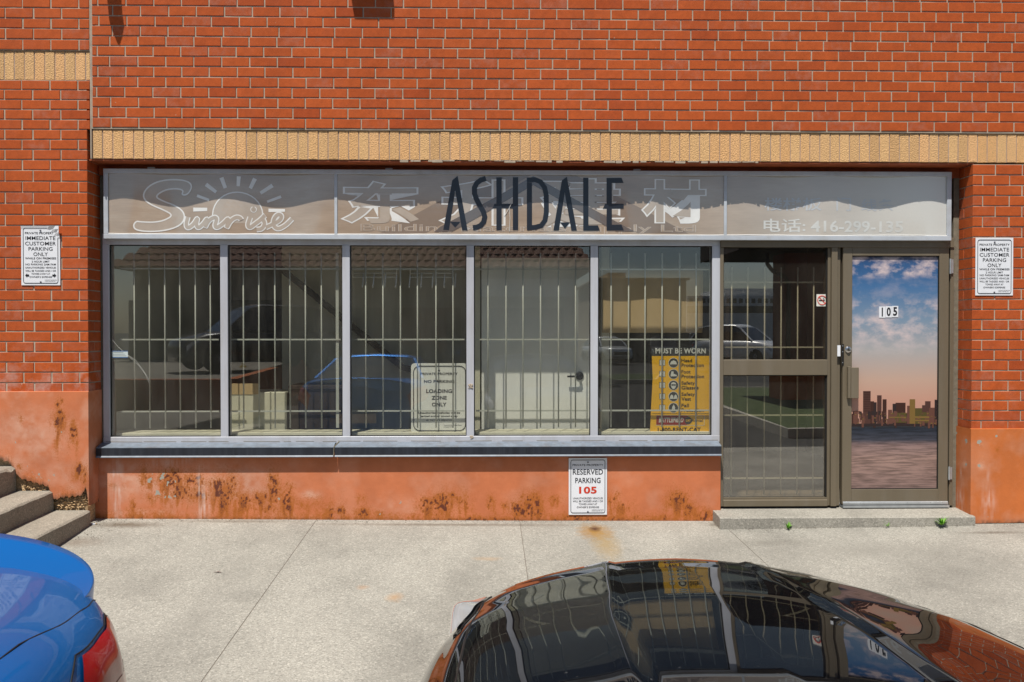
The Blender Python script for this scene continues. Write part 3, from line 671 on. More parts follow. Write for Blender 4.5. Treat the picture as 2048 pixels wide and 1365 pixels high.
# ================================================================ steps on the left
st = thing('concrete_steps', 'worn concrete steps rising to the left beside the salmon plinth', 'steps', (-3.6, -1.2, 0.0))
sx = [PX(181, 0, 1030), PX(107, 0, 990), PX(32, 0, 950)]; szz = [PZ(1021, 0, 181), PZ(982, 0, 107), PZ(933, 0, 32)]
rng = random.Random(9)
for k in range(3):
    x1 = sx[k]; x0 = sx[k+1] - 0.06 if k < 2 else -9.0; zt = szz[k]
    zlow = -0.6
    b = MB(); n = 80; L = 5.4; rngs = random.Random(50+k)
    prof = []
    for t in range(n+1):
        y = -0.002 - L*t/n + (0 if t else 0.0); dz = -0.026*(L*t/n)
        ch = 0.012 + 0.010*max(0, mnoise.noise((y*9, k*3.1, 0))) + (0.02 if rngs.random() < .06 else 0)
        prof.append((y, zt+dz, ch, 0.006*mnoise.noise((y*6, k*7.7, 2))))
    for t in range(n+1):
        y, z, ch, jx_ = prof[t]
        b.v += [(x0, y, z), (x1-ch-0.02, y, z+0.001), (x1-ch, y, z - 0.002), (x1+jx_, y, z-ch), (x1+jx_, y, zlow)]
    for t in range(n):
        for q in range(4): a = t*5+q; b.f.append((a, a+5, a+6, a+1))
    b.f.append(tuple(range(5))); b.f.append(tuple(n*5+q for q in range(5)))
    b.build('step', M['step'], st)

# ================================================================ doorstep
XD0, XD1 = PX(1437, -0.02, 1030), PX(1945, -0.02, 1035)
zs_ = PZ(1016, 0.20, 1600); zf = PZ(1035, -0.06, 1600)
ds = MB(); n = 40
xprof = []
for t in range(n+1):
    x = XD0 + (XD1-XD0)*t/n; c_ = 0.008 + 0.006*abs(mnoise.noise((x*7, 2, 5)))
    ds.v += [(x, 0.30, zs_+0.004), (x, -0.06+c_+0.02, zf+0.0006), (x, -0.06+c_, zf-0.001), (x, -0.06, zf-c_), (x, -0.058, -0.25)]
for t in range(n):
    for q in range(4): a = t*5+q; ds.f.append((a, a+1, a+6, a+5))
ds.f += [(0, 1, 2, 3, 4), tuple(n*5+q for q in range(5))]
tag(ds.build('door_step', M['doorstep'], loc=(PX(1690, 0), 0.1, 0)), 'low concrete step in front of the entrance door', 'door step')
# ================================================================ shop window
YF = 0.20; YG = 0.222
ZH0, ZH1 = PZ(491, YF, 820), PZ(474, YF, 820)               # head rail
ZB0, ZB1 = PZ(886, YF, 820), PZ(873, YF, 820)               # bottom rail
sw = thing('shop_window', 'five-pane shop window in a weathered grey aluminium frame', 'window', (PX(820, YF), YF, ZB0))
mull = [(206, 219), (441, 456), (685, 700), (933, 948), (1181, 1196), (1424, 1440)]
mx = [(PX(a, YF), PX(b_, YF)) for a, b_ in mull]
bx(mx[0][0], mx[-1][1], YF, YF+0.10, ZH0, ZH1+0.02).build('head_rail', M['alu'], sw, bevel=.002)
bx(mx[0][0], mx[-1][1], YF-0.006, YF+0.10, ZB0, ZB1).build('bottom_rail', M['alu'], sw, bevel=.002)
for k, (a, c_) in enumerate(mx):
    bx(a, c_, YF-0.003 if 0 < k < 5 else YF-0.002, YF+0.09, ZB1, ZH0).build('mullion' if 0 < k < 5 else 'jamb', M['alu'], sw, bevel=.002)
for k in range(5):
    a, c_ = mx[k][1], mx[k+1][0]
    p = bx(a, c_, YG, YG+0.005, ZB1, ZH0).build('pane', M['glass'], sw)
    g_ = MB(); t = 0.007
    g_.box(a, a+t, YG-0.008, YG-0.001, ZB1, ZH0); g_.box(c_-t, c_, YG-0.008, YG-0.001, ZB1, ZH0)
    g_.box(a+t, c_-t, YG-0.008, YG-0.001, ZB1, ZB1+t); g_.box(a+t, c_-t, YG-0.008, YG-0.001, ZH0-t, ZH0)
    g_.build('gasket', M['dark'], p)
# sloped flashing sill in two lengths
yt, yf_ = YF+0.002, 0.098
zt_, ze, zl = PZ(884, YF, 800), PZ(894.5, yf_, 800), PZ(912, yf_, 800)
for (pa, pb) in ((192, 667), (669.5, 1443)):
    x0, x1 = PX(pa, yf_, 900), PX(pb, yf_, 900)
    b = MB(); xprism(b, [(yt, zt_), (yf_, ze), (yf_, zl), (yf_+0.012, zl), (yf_+0.012, ze-0.012), (yt, zt_-0.012)], x0, x1)
    s = b.build('sill_flashing', M['flash'], sw)
    b = MB(); xprism(b, [(yt, zt_+0.0015), (yf_-0.0015, ze+0.0015), (yf_-0.0015, ze-0.003), (yt, zt_+0.0005)], x0, x1); b.build('sill_top', M['flash_top'], s)
    b = MB(); xprism(b, [(yf_+0.003, zl+0.010), (yf_-0.007, zl-0.004), (yf_-0.006, zl-0.009), (yf_+0.004, zl-0.006)], x0, x1); b.build('drip_edge', M['flash_top'], s)
b = MB(); xj = PX(668.3, yf_, 900); b.tube([(xj+0.02, yt-0.01, zt_+0.004), (xj, yf_-0.004, ze+0.002), (xj-0.004, yf_-0.003, zl)], 0.004, 6); b.build('sill_joint', M['caulk'], sw)
b = MB(); rs_ = random.Random(2); x = mx[0][0]+.02            # cracked sealant beads along the bottom rail
while x < mx[-1][1]-.05:
    L = rs_.uniform(.05, .3); b.tube([(x, YF-.004, zt_+.006+rs_.uniform(-.002, .002)), (x+L, YF-.004, zt_+.006+rs_.uniform(-.002, .002))], .0035, 5); x += L+rs_.uniform(.0, .12)
b.build('sealant_bead', M['caulk'], sw)
for (px, py, s_) in ((941, 773, .016), (944, 876, .014)):     # dried putty blobs on the mullion
    x, z = W(px, py, YF); b = MB(); rs_ = random.Random(px)
    for q in range(14):
        dx, dz = rs_.uniform(-s_, s_), rs_.uniform(-s_, s_); r_ = rs_.uniform(.3, .55)*s_
        b.lathe([(r_*.3, 0), (r_, -.002), (r_*.7, -.006), (r_*.1, -.008)], (x+dx, YF-.003, z+dz), 'y', 7)
    b.build('putty_blob', M['mortar'], sw)
# cracked first pane and the sticker on it
x, z = W(222, 676, YG); b = MB()
pts = [W(px, py, YG-.001) for px, py in ((220, 674), (236, 694), (252, 708), (272, 722), (286, 740), (299, 762))]
b.tube([(p[0], YG-.001, p[1]) for p in pts], .0010, 4)
pts = [W(px, py, YG-.001) for px, py in ((256, 712), (276, 730), (290, 748), (298, 766))]
b.tube([(p[0], YG-.001, p[1]) for p in pts], .0008, 4)
M['crack'] = flat('glass_crack', (0.55, 0.55, 0.5), 0.3)
b.build('glass_crack', M['crack'], sw)
x0, z1 = W(224, 702, YG); x1, z0 = W(256, 716, YG)
stk = bx(x0, x1, YG-.0022, YG-.0008, z0, z1).build('window_sticker', flat('pale_blue_sticker', (.50, .58, .58)), loc=((x0+x1)/2, YG, z0))
tag(stk, 'small pale sticker with a blue edge at the left of the first pane', 'sticker')
b = MB(); b.box(x0, x1, YG-.0028, YG-.0022, z1-.006, z1); b.box(x0, x1, YG-.0028, YG-.0022, z0, z0+.006); b.build('blue_edge', flat('sticker_blue', (.03, .10, .26)), stk)
b = MB()
for k in range(3): b.box(x0+.01, x1-.012*(k+1), YG-.0028, YG-.0022, z0+.014+.013*k, z0+.018+.013*k)
b.build('printed_lines', flat('sticker_grey', (.22, .25, .26)), stk)

# ---------------------------------------------------------------- security grilles inside the panes
YGR = 0.30
def grille(label, vx, hz, z0, z1, x0, x1, extra=()):
    t = thing('security_grille', label, 'window grille', ((x0+x1)/2, YGR, z0), 'cream bar grilles behind the glass')
    for x in vx: MB().tube([(x, YGR, z0), (x, YGR, z1)], .0058, 8).build('bar', M['bar'], t, smooth=True)
    for z in hz: bx(x0, x1, YGR+.003, YGR+.013, z-.006, z+.006).build('cross_bar', M['bar'], t)
    for x in extra: bx(x-.012, x+.012, YGR+.012, YGR+.02, z0, z1).build('edge_bar', M['bar'], t)
    return t
bars = [(269, 299, 330, 360, 391, 421), (487, 518, 550, 580, 611, 643), (731.6, 766, 801, 835, 872, 906), (976, 1012, 1046, 1081, 1117, 1151), (1222, 1257, 1290, 1324, 1359, 1392)]
names = ['first', 'second', 'third', 'fourth', 'fifth']
things_in = ['behind the cracked pane at the far left', 'behind the second pane from the left', 'behind the third pane, in front of the loading zone sign', 'behind the fourth pane, in front of the white door', 'behind the fifth pane, in front of the yellow poster']
for k in range(5):
    a, c_ = PX(mull[k][1]+ (20 if k == 0 else 4), YGR), PX(mull[k+1][0]-4, YGR)
    grille('cream painted bar grille ' + things_in[k], [PX(q, YGR) for q in bars[k]], [PZ(538.5, YGR, 820), PZ(679.5, YGR, 820), PZ(822.5, YGR, 820)], PZ(856, YGR, 820), PZ(506, YGR, 820), a, c_, [PX(674, YGR)] if k == 1 else ())

# ================================================================ entrance: sidelight and door
YD = 0.185
ZD0, ZDT = PZ(1013, YD, 1560), PZ(476, YD, 1700)
sd = thing('sidelight', 'bronze framed two-pane sidelight between the shop window and the door', 'window', (PX(1560, YD), YD, ZD0))
zx = lambda py, px=1560: PZ(py, YD, px)
xs_ = [PX(q, YD) for q in (1440, 1447, 1655, 1661, 1673, 1682)]
bx(xs_[0]+.002, PX(1906, YD), YD-.012, YD+.10, zx(495), ZDT).build('head_rail', M['brown'], sd, bevel=.002)
bx(xs_[0]+.002, xs_[1], YD, YD+.10, ZD0, zx(495)-.001).build('jamb', M['brown'], sd, bevel=.002)
bx(xs_[2]+.005, xs_[3]+.004, YD+.010, YD+.10, ZD0+.002, zx(495)-.001).build('inner_stile', M['brown'], sd, bevel=.002)
bx(xs_[3]+.0045, xs_[4]+.003, YD-.010, YD+.10, ZD0, zx(495)-.001).build('post', M['brown'], sd, bevel=.002)
bx(xs_[4]+.003, xs_[5], YD+.018, YD+.10, ZD0, zx(495)-.001).build('door_stop', M['brown'], sd, bevel=.001)
bx(xs_[1], xs_[2]+.005, YD+.004, YD+.10, zx(751), zx(720)).build('mid_rail', M['brown'], sd, bevel=.003)
bx(xs_[1], xs_[2]+.005, YD-.008, YD+.10, ZD0, zx(1000)).build('bottom_rail', M['brown'], sd, bevel=.003)
bx(xs_[1], xs_[2]+.005, YD+.012, YD+.03, zx(1000), zx(996)).build('glazing_bead', M['brown'], sd)
b = MB()
for (za, zb_) in ((zx(720), zx(495)), (zx(1000), zx(751))):
    p = bx(xs_[1], xs_[2]+.005, YD+.030, YD+.036, za, zb_).build('pane', M['glass_t'], sd)
    q = MB(); q.box(xs_[2]-.006, xs_[2]+.004, YD+.018, YD+.029, za, zb_); q.box(xs_[1], xs_[1]+.006, YD+.018, YD+.029, za, zb_); q.box(xs_[1]+.006, xs_[2]-.006, YD+.018, YD+.029, zb_-.007, zb_); q.build('gasket', M['dark'], p)
x0, z1 = W(1674, 691, YD); x1, z0 = W(1681, 713, YD)
bx(x0-.002, x1-.006, YD-.013, YD-.0105, z0, z1).build('white_tag', M['signwhite'], sd)
gb = (1463, 1495, 1529, 1562, 1595, 1627)
grille('cream painted bar grille behind the tinted sidelight next to the door', [PX(q, YGR) for q in gb], [PZ(q, YGR, 1550) for q in (565, 695, 831, 957)], PZ(989, YGR, 1550), PZ(535, YGR, 1550), PX(1449, YGR), PX(1652, YGR))
# no smoking sticker
x0, z1 = W(1633, 589, YD+.028); x1, z0 = W(1655, 613, YD+.028)
ns = bx(x0, x1, YD+.0275, YD+.029, z0, z1).build('no_smoking_sticker', M['poster_white'], loc=((x0+x1)/2, YD+.028, z0))
tag(ns, 'square white no smoking sticker at the upper right of the sidelight', 'sticker')
xc, zc = (x0+x1)/2, (z0+z1)/2; r_ = (x1-x0)*.40
M['redring'] = flat('sticker_red', (.60, .05, .03))
MB().tube([(xc + r_*math.cos(a*.2618), YD+.0268, zc + r_*math.sin(a*.2618)) for a in range(24)], .0035, 5, closed=True).build('red_ring', M['redring'], ns)
MB().tube([(xc - r_*.7, YD+.0262, zc + r_*.7), (xc + r_*.7, YD+.0262, zc - r_*.7)], .0032, 5).build('red_bar', M['redring'], ns)
b = MB(); b.box(xc-r_*.7, xc+r_*.62, YD+.0266, YD+.0272, zc-.008, zc+.002); b.tube([(xc+r_*.55, YD+.0268, zc+.006), (xc+r_*.2, YD+.0268, zc+.012), (xc+r_*.5, YD+.0268, zc+.022)], .002, 4); b.build('cigarette_symbol', M['black'], ns)

dr = thing('entrance_door', 'bronze framed entrance door covered with a city skyline film, numbered 105', 'door', (PX(1790, YD), YD, ZD0))
YDO = YD - 0.004
dz = lambda py: PZ(py, YDO, 1790)
dx = [PX(q, YDO, 750) for q in (1685.5, 1704, 1876.5, 1897)]
zt0, zt1, zb0, zb1 = dz(491), dz(512), dz(979), dz(1009)
bx(dx[0], dx[1], YDO, YDO+.045, zb1, zt0).build('stile', M['brown'], dr, bevel=.003)
bx(dx[2]+.006, dx[3], YDO, YDO+.045, zb1, zt0).build('stile', M['brown'], dr, bevel=.003)
bx(dx[1], dx[2]+.006, YDO+.0005, YDO+.045, zt1, zt0).build('top_rail', M['brown'], dr, bevel=.002)
bx(dx[1], dx[2]+.006, YDO+.0005, YDO+.045, zb1, zb0).build('bottom_rail', M['brown'], dr, bevel=.002)
b = MB(); b.box(dx[2], dx[2]+.0055, YDO+.006, YDO+.02, zb0, zt1); b.box(dx[1], dx[2], YDO+.006, YDO+.02, zt1-.005, zt1); b.box(dx[1], dx[2], YDO+.006, YDO+.02, zb0, zb0+.006); b.build('gasket', M['dark'], dr)
b = MB(); xprism(b, [(YDO-.001, dz(1003)), (YDO-.010, dz(1005)), (YDO-.010, dz(1009)), (YDO-.001, dz(1009))], dx[0]+.004, dx[3]-.002); b.build('sweep_cover', M['galv'], dr)
bx(dx[0]+.002, dx[3]+.006, YDO-.016, YDO+.09, dz(1015), dz(1010.5)).build('threshold', M['galv'], dr)
b = MB(); rs_ = random.Random(8)
for k in range(9): b.lathe([(.0025, 0), (.002, -.0015), (.0004, -.002)], (dx[0]+.05+k*(dx[3]-dx[0]-.1)/8, YDO-.0095, dz(1005.5)), 'y', 6)
b.build('screw', M['bolt'], dr)
# film: a printed sunset sky over a city and a lake
def filmmat():
    m, nt, nd, lk, p = newmat('skyline_film'); tc = nd.new('ShaderNodeTexCoord'); sep = nd.new('ShaderNodeSeparateXYZ'); lk.new(tc.outputs['Generated'], sep.inputs[0]); gen = tc.outputs['Generated']
    t = lambda py: (979-py)/(979-512)
    sr = lambda r_, g_, b_: tuple(((c/255)/12.92 if c < 11 else ((c/255+.055)/1.055)**2.4)*1.02 for c in (r_, g_, b_))
    wob = mth(nt, 'MULTIPLY', mth(nt, 'SUBTRACT', noisetex(nt, gen, 4, 4, .6, (2, 1, 8)), .5), .012)
    zz = mth(nt, 'ADD', sep.outputs[2], wob)
    grad = ramp(nt, [(0, sr(138, 112, 106)), (t(920), sr(160, 130, 120)), (t(892), sr(146, 120, 116)), (t(881), sr(66, 68, 80)), (t(858), sr(36, 44, 58)), (t(853), sr(50, 52, 58)), (t(851), sr(95, 60, 42)), (t(846), sr(192, 146, 128)), (t(800), sr(202, 154, 134)), (t(760), sr(200, 168, 150)), (t(700), sr(176, 174, 174)), (t(640), sr(126, 150, 174)), (t(575), sr(72, 116, 164)), (t(528), sr(48, 90, 140)), (1, sr(52, 52, 80))])
    lk.new(zz, grad.inputs[0])
    # clouds
    cn = noisetex(nt, gen, 2.6, 7, .62, (1.6, 1, 6.5)); cr = ramp(nt, [(.44, 0.0), (.64, .95)]); lk.new(cn, cr.inputs[0])
    cm = ramp(nt, [(t(720), 0.0), (t(668), .85), (t(640), .9), (t(628), .3), (t(612), .9), (t(596), .25), (t(560), .15), (t(545), 1.0), (t(522), .9)]); lk.new(sep.outputs[2], cm.inputs[0])
    c = mixc(nt, mth(nt, 'MULTIPLY', cr.outputs[0], cm.outputs[0]), grad.outputs[0], sr(224, 204, 202))
    # ripples on the printed water
    rn = noisetex(nt, gen, 5, 4, .6, (.7, 1, 24)); rr = ramp(nt, [(.38, .40), (.58, 1.12)]); lk.new(rn, rr.inputs[0])
    wm = ramp(nt, [(t(853), 1.0), (t(851), 0.0)]); lk.new(sep.outputs[2], wm.inputs[0])
    c = mixc(nt, wm.outputs[0], c, mixc(nt, .8, c, rr.outputs[0], 'MULTIPLY'))
    c = mixc(nt, 1.0, c, (.82, .82, .82), 'MULTIPLY')
    lk.new(c, p.inputs['Base Color']); p.inputs['Roughness'].default_value = .35; p.inputs['Coat Weight'].default_value = .35; p.inputs['Coat Roughness'].default_value = .02
    return m
YFI = YDO + .016
film = bx(dx[1], dx[2], YFI, YFI+.008, zb0, zt1).build('skyline_film', filmmat(), dr)
fz = lambda py: PZ(py, YFI, 1790)
fx = lambda px: PX(px, YFI, 820)
pr = lambda n, c: flat(n, c, .4)
Mb = [pr('print_brown', (.045, .019, .014)), pr('print_umber', (.070, .032, .026)), pr('print_dark', (.028, .018, .018)), pr('print_gold', (.17, .105, .03)), pr('print_rose', (.115, .050, .036)), pr('print_olive', (.075, .060, .018))]
rs_ = random.Random(77)
sk = [[] for _ in Mb]
tow = [(1726, 1741, 782, 1), (1726, 1741, 782.5, 1), (1754, 1763, 791, 1), (1765, 1773, 799, 0), (1732, 1748, 803, 0), (1747, 1753, 805, 2), (1785, 1792, 808, 2), (1791, 1811, 806, 0), (1819, 1830, 799, 3), (1844, 1850, 811, 1), (1850, 1861, 803, 1), (1869, 1876, 800, 2), (1700, 1708, 828, 0), (1776, 1784, 820, 4), (1830, 1844, 817, 5), (1814, 1820, 812, 4), (1708, 1716, 822, 4), (1858, 1869, 816, 4)]
for (a, b_, y, c_) in tow[1:]: sk[c_].append((max(a, 1703.5), min(b_, 1876), y, 848))
for k in range(150):
    a = rs_.uniform(1704, 1870); w_ = rs_.uniform(1.5, 5.5); y = rs_.uniform(822, 842); sk[rs_.choice((0, 1, 2, 4, 0))].append((a, min(a+w_, 1876), y, y+rs_.uniform(5, 16)))
sk[5] += [(1776, 1813, 826, 846), (1826, 1860, 825, 846)]; sk[3] += [(1828, 1858, 833, 837), (1828, 1858, 840, 843), (1778, 1812, 834, 836)]; sk[2] += [(1813, 1826, 828, 848), (1703.5, 1876.3, 847.5, 852.5)]
for k in range(60): a = rs_.uniform(1704, 1870); y = rs_.uniform(826, 847); sk[rs_.choice((3, 4))].append((a, a+rs_.uniform(1, 4), y, y+rs_.uniform(1, 2.4)))
lay = [0.0006, 0.0010, 0.0014, 0.0022, 0.0018, 0.0017]
for k, lst in enumerate(sk):
    b = MB(); nlay = 0
    for i, (a, b_, y0, y1) in enumerate(lst):
        Y = YFI - lay[k] - 0.0000035*i; xa, xb = fx(a), fx(b_)
        if xa < dx[1]+.001: xa = dx[1]+.001
        if xb > dx[2]-.001: xb = dx[2]-.001
        b.add([(xa, Y, fz(y1)), (xb, Y, fz(y1)), (xb, Y, fz(y0)), (xa, Y, fz(y0))], [(0, 1, 2, 3)])
    b.build('printed_skyline', Mb[k], film, fix=False)
b = MB()
for k in range(9): b.add([(fx(1727), YFI-.0019, fz(786+k*4.6)), (fx(1740), YFI-.0019, fz(786+k*4.6)), (fx(1740), YFI-.0019, fz(784.6+k*4.6)), (fx(1727), YFI-.0019, fz(784.6+k*4.6))], [(0, 1, 2, 3)])
b.build('printed_windows', Mb[0], film, fix=False)
for k, ch in enumerate('105'):                               # number squares
    x0, x1 = fx(1757+k*12.8), fx(1769.4+k*12.8); z0, z1 = fz(636-k*.6), fz(613.5-k*.6)
    q = bx(x0, x1, YFI-.0030, YFI-.0012, z0, z1).build('number_sticker', M['signwhite'], film)
    m_ = (x1-x0)
    text(dr, ch, x0+m_*(.40 if ch == '1' else .17), x1-m_*(.40 if ch == '1' else .17), z0+.010, z1-.009, YFI-.0036, M['black'], bold=.035, name='number')
# handle guard, lock, keeper, hinges
x0, z1 = W(1692, 733.5, YDO); x1, z0 = W(1717, 797, YDO-.03)
b = MB(); b.box(x0+.006, x0+.028, YDO-.030, YDO-.0005, z0, z1); b.box(x0+.028, x1, YDO-.036, YDO-.028, z0, z1-.006); b.build('pull_guard', M['brown'], dr, bevel=.002)
x, z = W(1696, 699.5, YDO); MB().lathe([(.026, -.0005), (.026, -.006), (.020, -.012), (.014, -.013), (.013, -.018), (.004, -.0185)], (x, YDO, z), 'y', 20).build('lock_cylinder', M['chrome'], dr, smooth=False)
x0, z1 = W(1683, 689, YDO); x1, z0 = W(1687, 731, YDO)
bx(x0, x1+.002, YDO-.0035, YDO-.0005, z0, z1).build('lock_face_plate', M['dark'], dr)
b = MB()
for q in (692.5, 704, 726): b.lathe([(.004, 0), (.003, -.003), (.0005, -.0035)], ((x0+x1)/2, YDO-.0035, PZ(q, YDO, 1685)), 'y', 8)
b.build('screw', M['galv'], dr)
for (pa, pb) in ((518, 548), (934, 960)):
    z1, z0 = dz(pa), dz(pb); b = MB(); b.tube([(dx[3]+.007, YDO-.008, z0), (dx[3]+.007, YDO-.008, z1)], .008, 10); b.box(dx[3]+.008, dx[3]+.030, YDO-.010, YDO-.004, z0+.004, z1-.004); b.build('hinge', M['galv'], dr)
# frame post beyond the door and caulking against the pier
bx(dx[3]+.012, PX(1907, YD, 700), YD-.002, YD+.10, ZD0, zx(495)-.001).build('hinge_jamb', M['brown'], sd, bevel=.002)
bx(PX(1907, YD, 700), XR+.02, YD+.012, YD+.10, ZD0-.02, PZ(335, YD)).build('caulk_strip', M['caulk'], sd)
bx(XL-.02, mx[0][0]+.001, YF+.012, YF+.10, ZB0, PZ(335, YF)).build('caulk_strip', M['caulk'], sw)

# ================================================================ sign box
YS = 0.135; YPN = 0.152
sg = thing('shop_sign', 'long faded sign box above the window lettered ASHDALE over older lettering', 'shop sign', (PX(1055, YS, 410), YS, PZ(479, YS)))
SX0, SX1 = PX(206.5, YS, 410), PX(1903.5, YS, 410)
SZ0, SZ1 = PZ(479.5, YS, 1000), PZ(340.5, YS, 1000)
fw = 0.036
M['signframe'] = pm('sign_frame_aluminium', (0.47, 0.51, 0.56), 0.45, 0.1, var=.10, vscale=4, dirt=((.30, .27, .22), 10, .3))
bx(SX0, SX1, YS, YS+.16, SZ1-fw, SZ1).build('frame_rail', M['signframe'], sg, bevel=.002)
bx(SX0, SX1, YS, YS+.16, SZ0, SZ0+fw).build('frame_rail', M['signframe'], sg, bevel=.002)
bx(SX0+.0005, SX0+fw, YS+.0005, YS+.16, SZ0+fw, SZ1-fw).build('frame_stile', M['signframe'], sg, bevel=.002)
bx(SX1-fw, SX1-.0005, YS+.0005, YS+.16, SZ0+fw, SZ1-fw).build('frame_stile', M['signframe'], sg, bevel=.002)
bx(SX0+.01, SX1-.01, YS+.14, YS+.17, SZ0, SZ1).build('sign_light_block', M['dark'], sg)  # unseen panel added to block light behind the sign
b = MB()
for px in (300, 777, 1275): x = PX(px, YS, 338); b.box(x-.028, x+.028, YS+.02, YS+.03, SZ1-.001, SZ1+.016)
b.build('bracket', M['signframe'], sg)
pk = [PX(q, YPN, 400) for q in (255, 450, 660, 880, 1080, 1290, 1490, 1660, 1850)]
def wave(x, z):
    if x <= pk[0]: ph = (x-pk[0])/(pk[1]-pk[0])
    elif x >= pk[-1]: ph = len(pk)-1 + (x-pk[-1])/(pk[-1]-pk[-2])
    else:
        k = max(i for i in range(len(pk)-1) if pk[i] <= x); ph = k + (x-pk[k])/(pk[k+1]-pk[k])
    h = (z-SZ0)/(SZ1-SZ0); env = 1.0
    return YPN + .004 - (.0115*math.cos(2*math.pi*ph) + .003*math.cos(5.3*ph+1))*env + .0022*math.sin(3.1*x+1)*h
def panelmat():
    m, nt, nd, lk, p = newmat('yellowed_sign_plastic'); pos = wpos(nt); sep = nd.new('ShaderNodeSeparateXYZ'); lk.new(pos, sep.inputs[0])
    n1 = noisetex(nt, pos, 2.2, 5, .6, (1, 1, 3)); c0 = ramp(nt, [(.3, (.29, .215, .150)), (.55, (.36, .275, .20)), (.75, (.43, .36, .285))]); lk.new(n1, c0.inputs[0])
    hz_ = noisetex(nt, pos, 26, 3, .6, (.25, 1, 6)); r2 = ramp(nt, [(.3, .92), (.7, 1.06)]); lk.new(hz_, r2.inputs[0]); c = mixc(nt, 1, c0.outputs[0], r2.outputs[0], 'MULTIPLY')
    mr = nd.new('ShaderNodeMapRange'); lk.new(sep.outputs[0], mr.inputs[0]); mr.inputs[1].default_value = 1.6; mr.inputs[2].default_value = 3.5
    c = mixc(nt, mr.outputs[0], c, (.58, .57, .53))
    lk.new(c, p.inputs['Base Color']); p.inputs['Roughness'].default_value = .5; p.inputs['Coat Weight'].default_value = .9; p.inputs['Coat Roughness'].default_value = .09; p.inputs['Coat IOR'].default_value = 2.15
    return m
M['panel'] = panelmat()
edges = [SX0+fw, PX(671.5, YS, 410), PX(1451, YS, 410), SX1-fw]
for k in range(3):
    a, c_ = edges[k]+(.006 if k else .0), edges[k+1]-(.006 if k < 2 else 0)
    MB().grid(lambda u, v: (a+(c_-a)*u, wave(a+(c_-a)*u, SZ0+fw*.5+(SZ1-SZ0-fw)*v), SZ0+fw*.5+(SZ1-SZ0-fw)*v), int((c_-a)/.022), 22).build('sign_panel', M['panel'], sg, smooth=True)
for q in (1, 2): bx(edges[q]-.011, edges[q]+.011, YPN-.016, YPN+.03, SZ0+fw, SZ1-fw).build('divider', M['signframe'], sg)
def wz(px, py): x, z = W(px, py, YPN); return x, z
def on(b, px_pts, off, name, mat, sub=.06):
    """closed outline in photo pixels laid on the wavy panel"""
    me = bpy.data.meshes.new('t'); bm = bmesh.new()
    for pts in px_pts:
        vs_ = [bm.verts.new((*wz(*q), 0)) for q in pts]; bm.faces.new(vs_)
    bmesh.ops.triangulate(bm, faces=bm.faces[:])
    for _ in range(5):
        ed = [e for e in bm.edges if e.calc_length() > sub]
        if not ed: break
        bmesh.ops.subdivide_edges(bm, edges=ed, cuts=1); bmesh.ops.triangulate(bm, faces=[f for f in bm.faces if len(f.verts) > 3])
    bm.verts.index_update(); o = MB(); o.v = [(v.co.x, wave(v.co.x, v.co.y)-off, v.co.y) for v in bm.verts]; o.f = [tuple(v.index for v in f.verts) for f in bm.faces]
    bm.free(); return o.build(name, mat, sg, fix=False)
def line_on(px_pts, r, off, name, mat, closed=True):
    b = MB(); pts = [wz(*q) for q in px_pts]
    b.tube([(x, wave(x, z)-off, z) for x, z in pts], r, 5, closed=closed); return b.build(name, mat, sg)
M['oldline'] = pm('old_letter_outline', (.72, .72, .70), .5, var=.10, coat=.9); M['oldfill'] = pm('old_letter_fill', (.40, .34, .28), .5, var=.10, coat=.9)
M['oldpale'] = pm('pale_letter', (.58, .585, .56), .5, var=.10, coat=.9); M['oldfill2'] = pm('faint_letter_outline', (.47, .42, .37), .5, var=.08, coat=.9); M['oldblue'] = pm('old_blue_letter', (.46, .48, .50), .5, var=.06, coat=.9); M['navy'] = pm('navy_vinyl', (.006, .012, .022), .4, var=.05, coat=.35, cior=1.6)
M['chev'] = pm('faded_roof_band', (.20, .15, .112), .45, var=.06, coat=.9); M['chev2'] = pm('grey_roof_band', (.105, .088, .080), .45, var=.06, coat=.9)
def ribbon_on(px_pts, w_, off, name, mat, closed=True):
    q = px_pts + [px_pts[0]] if closed else px_pts
    pts = []
    for (a, c_) in zip(q, q[1:]): pts += [(a[0]+(c_[0]-a[0])*k/4, a[1]+(c_[1]-a[1])*k/4) for k in range(4)]
    if not closed: pts.append(q[-1])
    b = MB(); n = len(pts)
    for i, p in enumerate(pts):
        a = Vector(pts[i-1] if (i or closed) else p); c_ = Vector(pts[(i+1) % n] if (i < n-1 or closed) else p); d = (c_-a).normalized(); n_ = Vector((-d.y, d.x))*w_/2
        for s in (1, -1): x, z = wz(p[0]+n_.x*s, p[1]+n_.y*s); b.v.append((x, wave(x, z)-off-i*1.5e-6, z))
    for i in range(n if closed else n-1): j = (i+1) % n; b.f.append((2*i, 2*i+1, 2*j+1, 2*j))
    return b.build(name, mat, sg, fix=False)
S3 = lambda pts: [(180+x/3.793, 240+y/3.793) for x, y in pts]
def chaikin(p, n=2, closed=True):
    for _ in range(n):
        q = []
        m_ = len(p) if closed else len(p)-1
        for i in range(m_):
            a, c_ = p[i], p[(i+1) % len(p)]; q += [(a[0]*.75+c_[0]*.25, a[1]*.75+c_[1]*.25), (a[0]*.25+c_[0]*.75, a[1]*.25+c_[1]*.75)]
        p = q if closed else [p[0]] + q + [p[-1]]
    return p
Sout = S3([(690,565),(705,530),(640,518),(560,530),(490,580),(540,612),(640,648),(700,690),(715,740),(690,790),(620,825),(520,845),(420,848),(345,835),(332,800),(355,770),(380,775),(480,778),(560,762),(625,722),(560,685),(450,640),(402,590),(420,530),(480,480),(560,455),(660,450),(740,465),(772,500),(750,550),(720,570)])
Sout = chaikin(Sout, 2)
on(None, [Sout], .0008, 'faded_letter', M['oldfill']); ribbon_on(Sout, 2.9, .0014, 'letter_outline', M['oldline'])
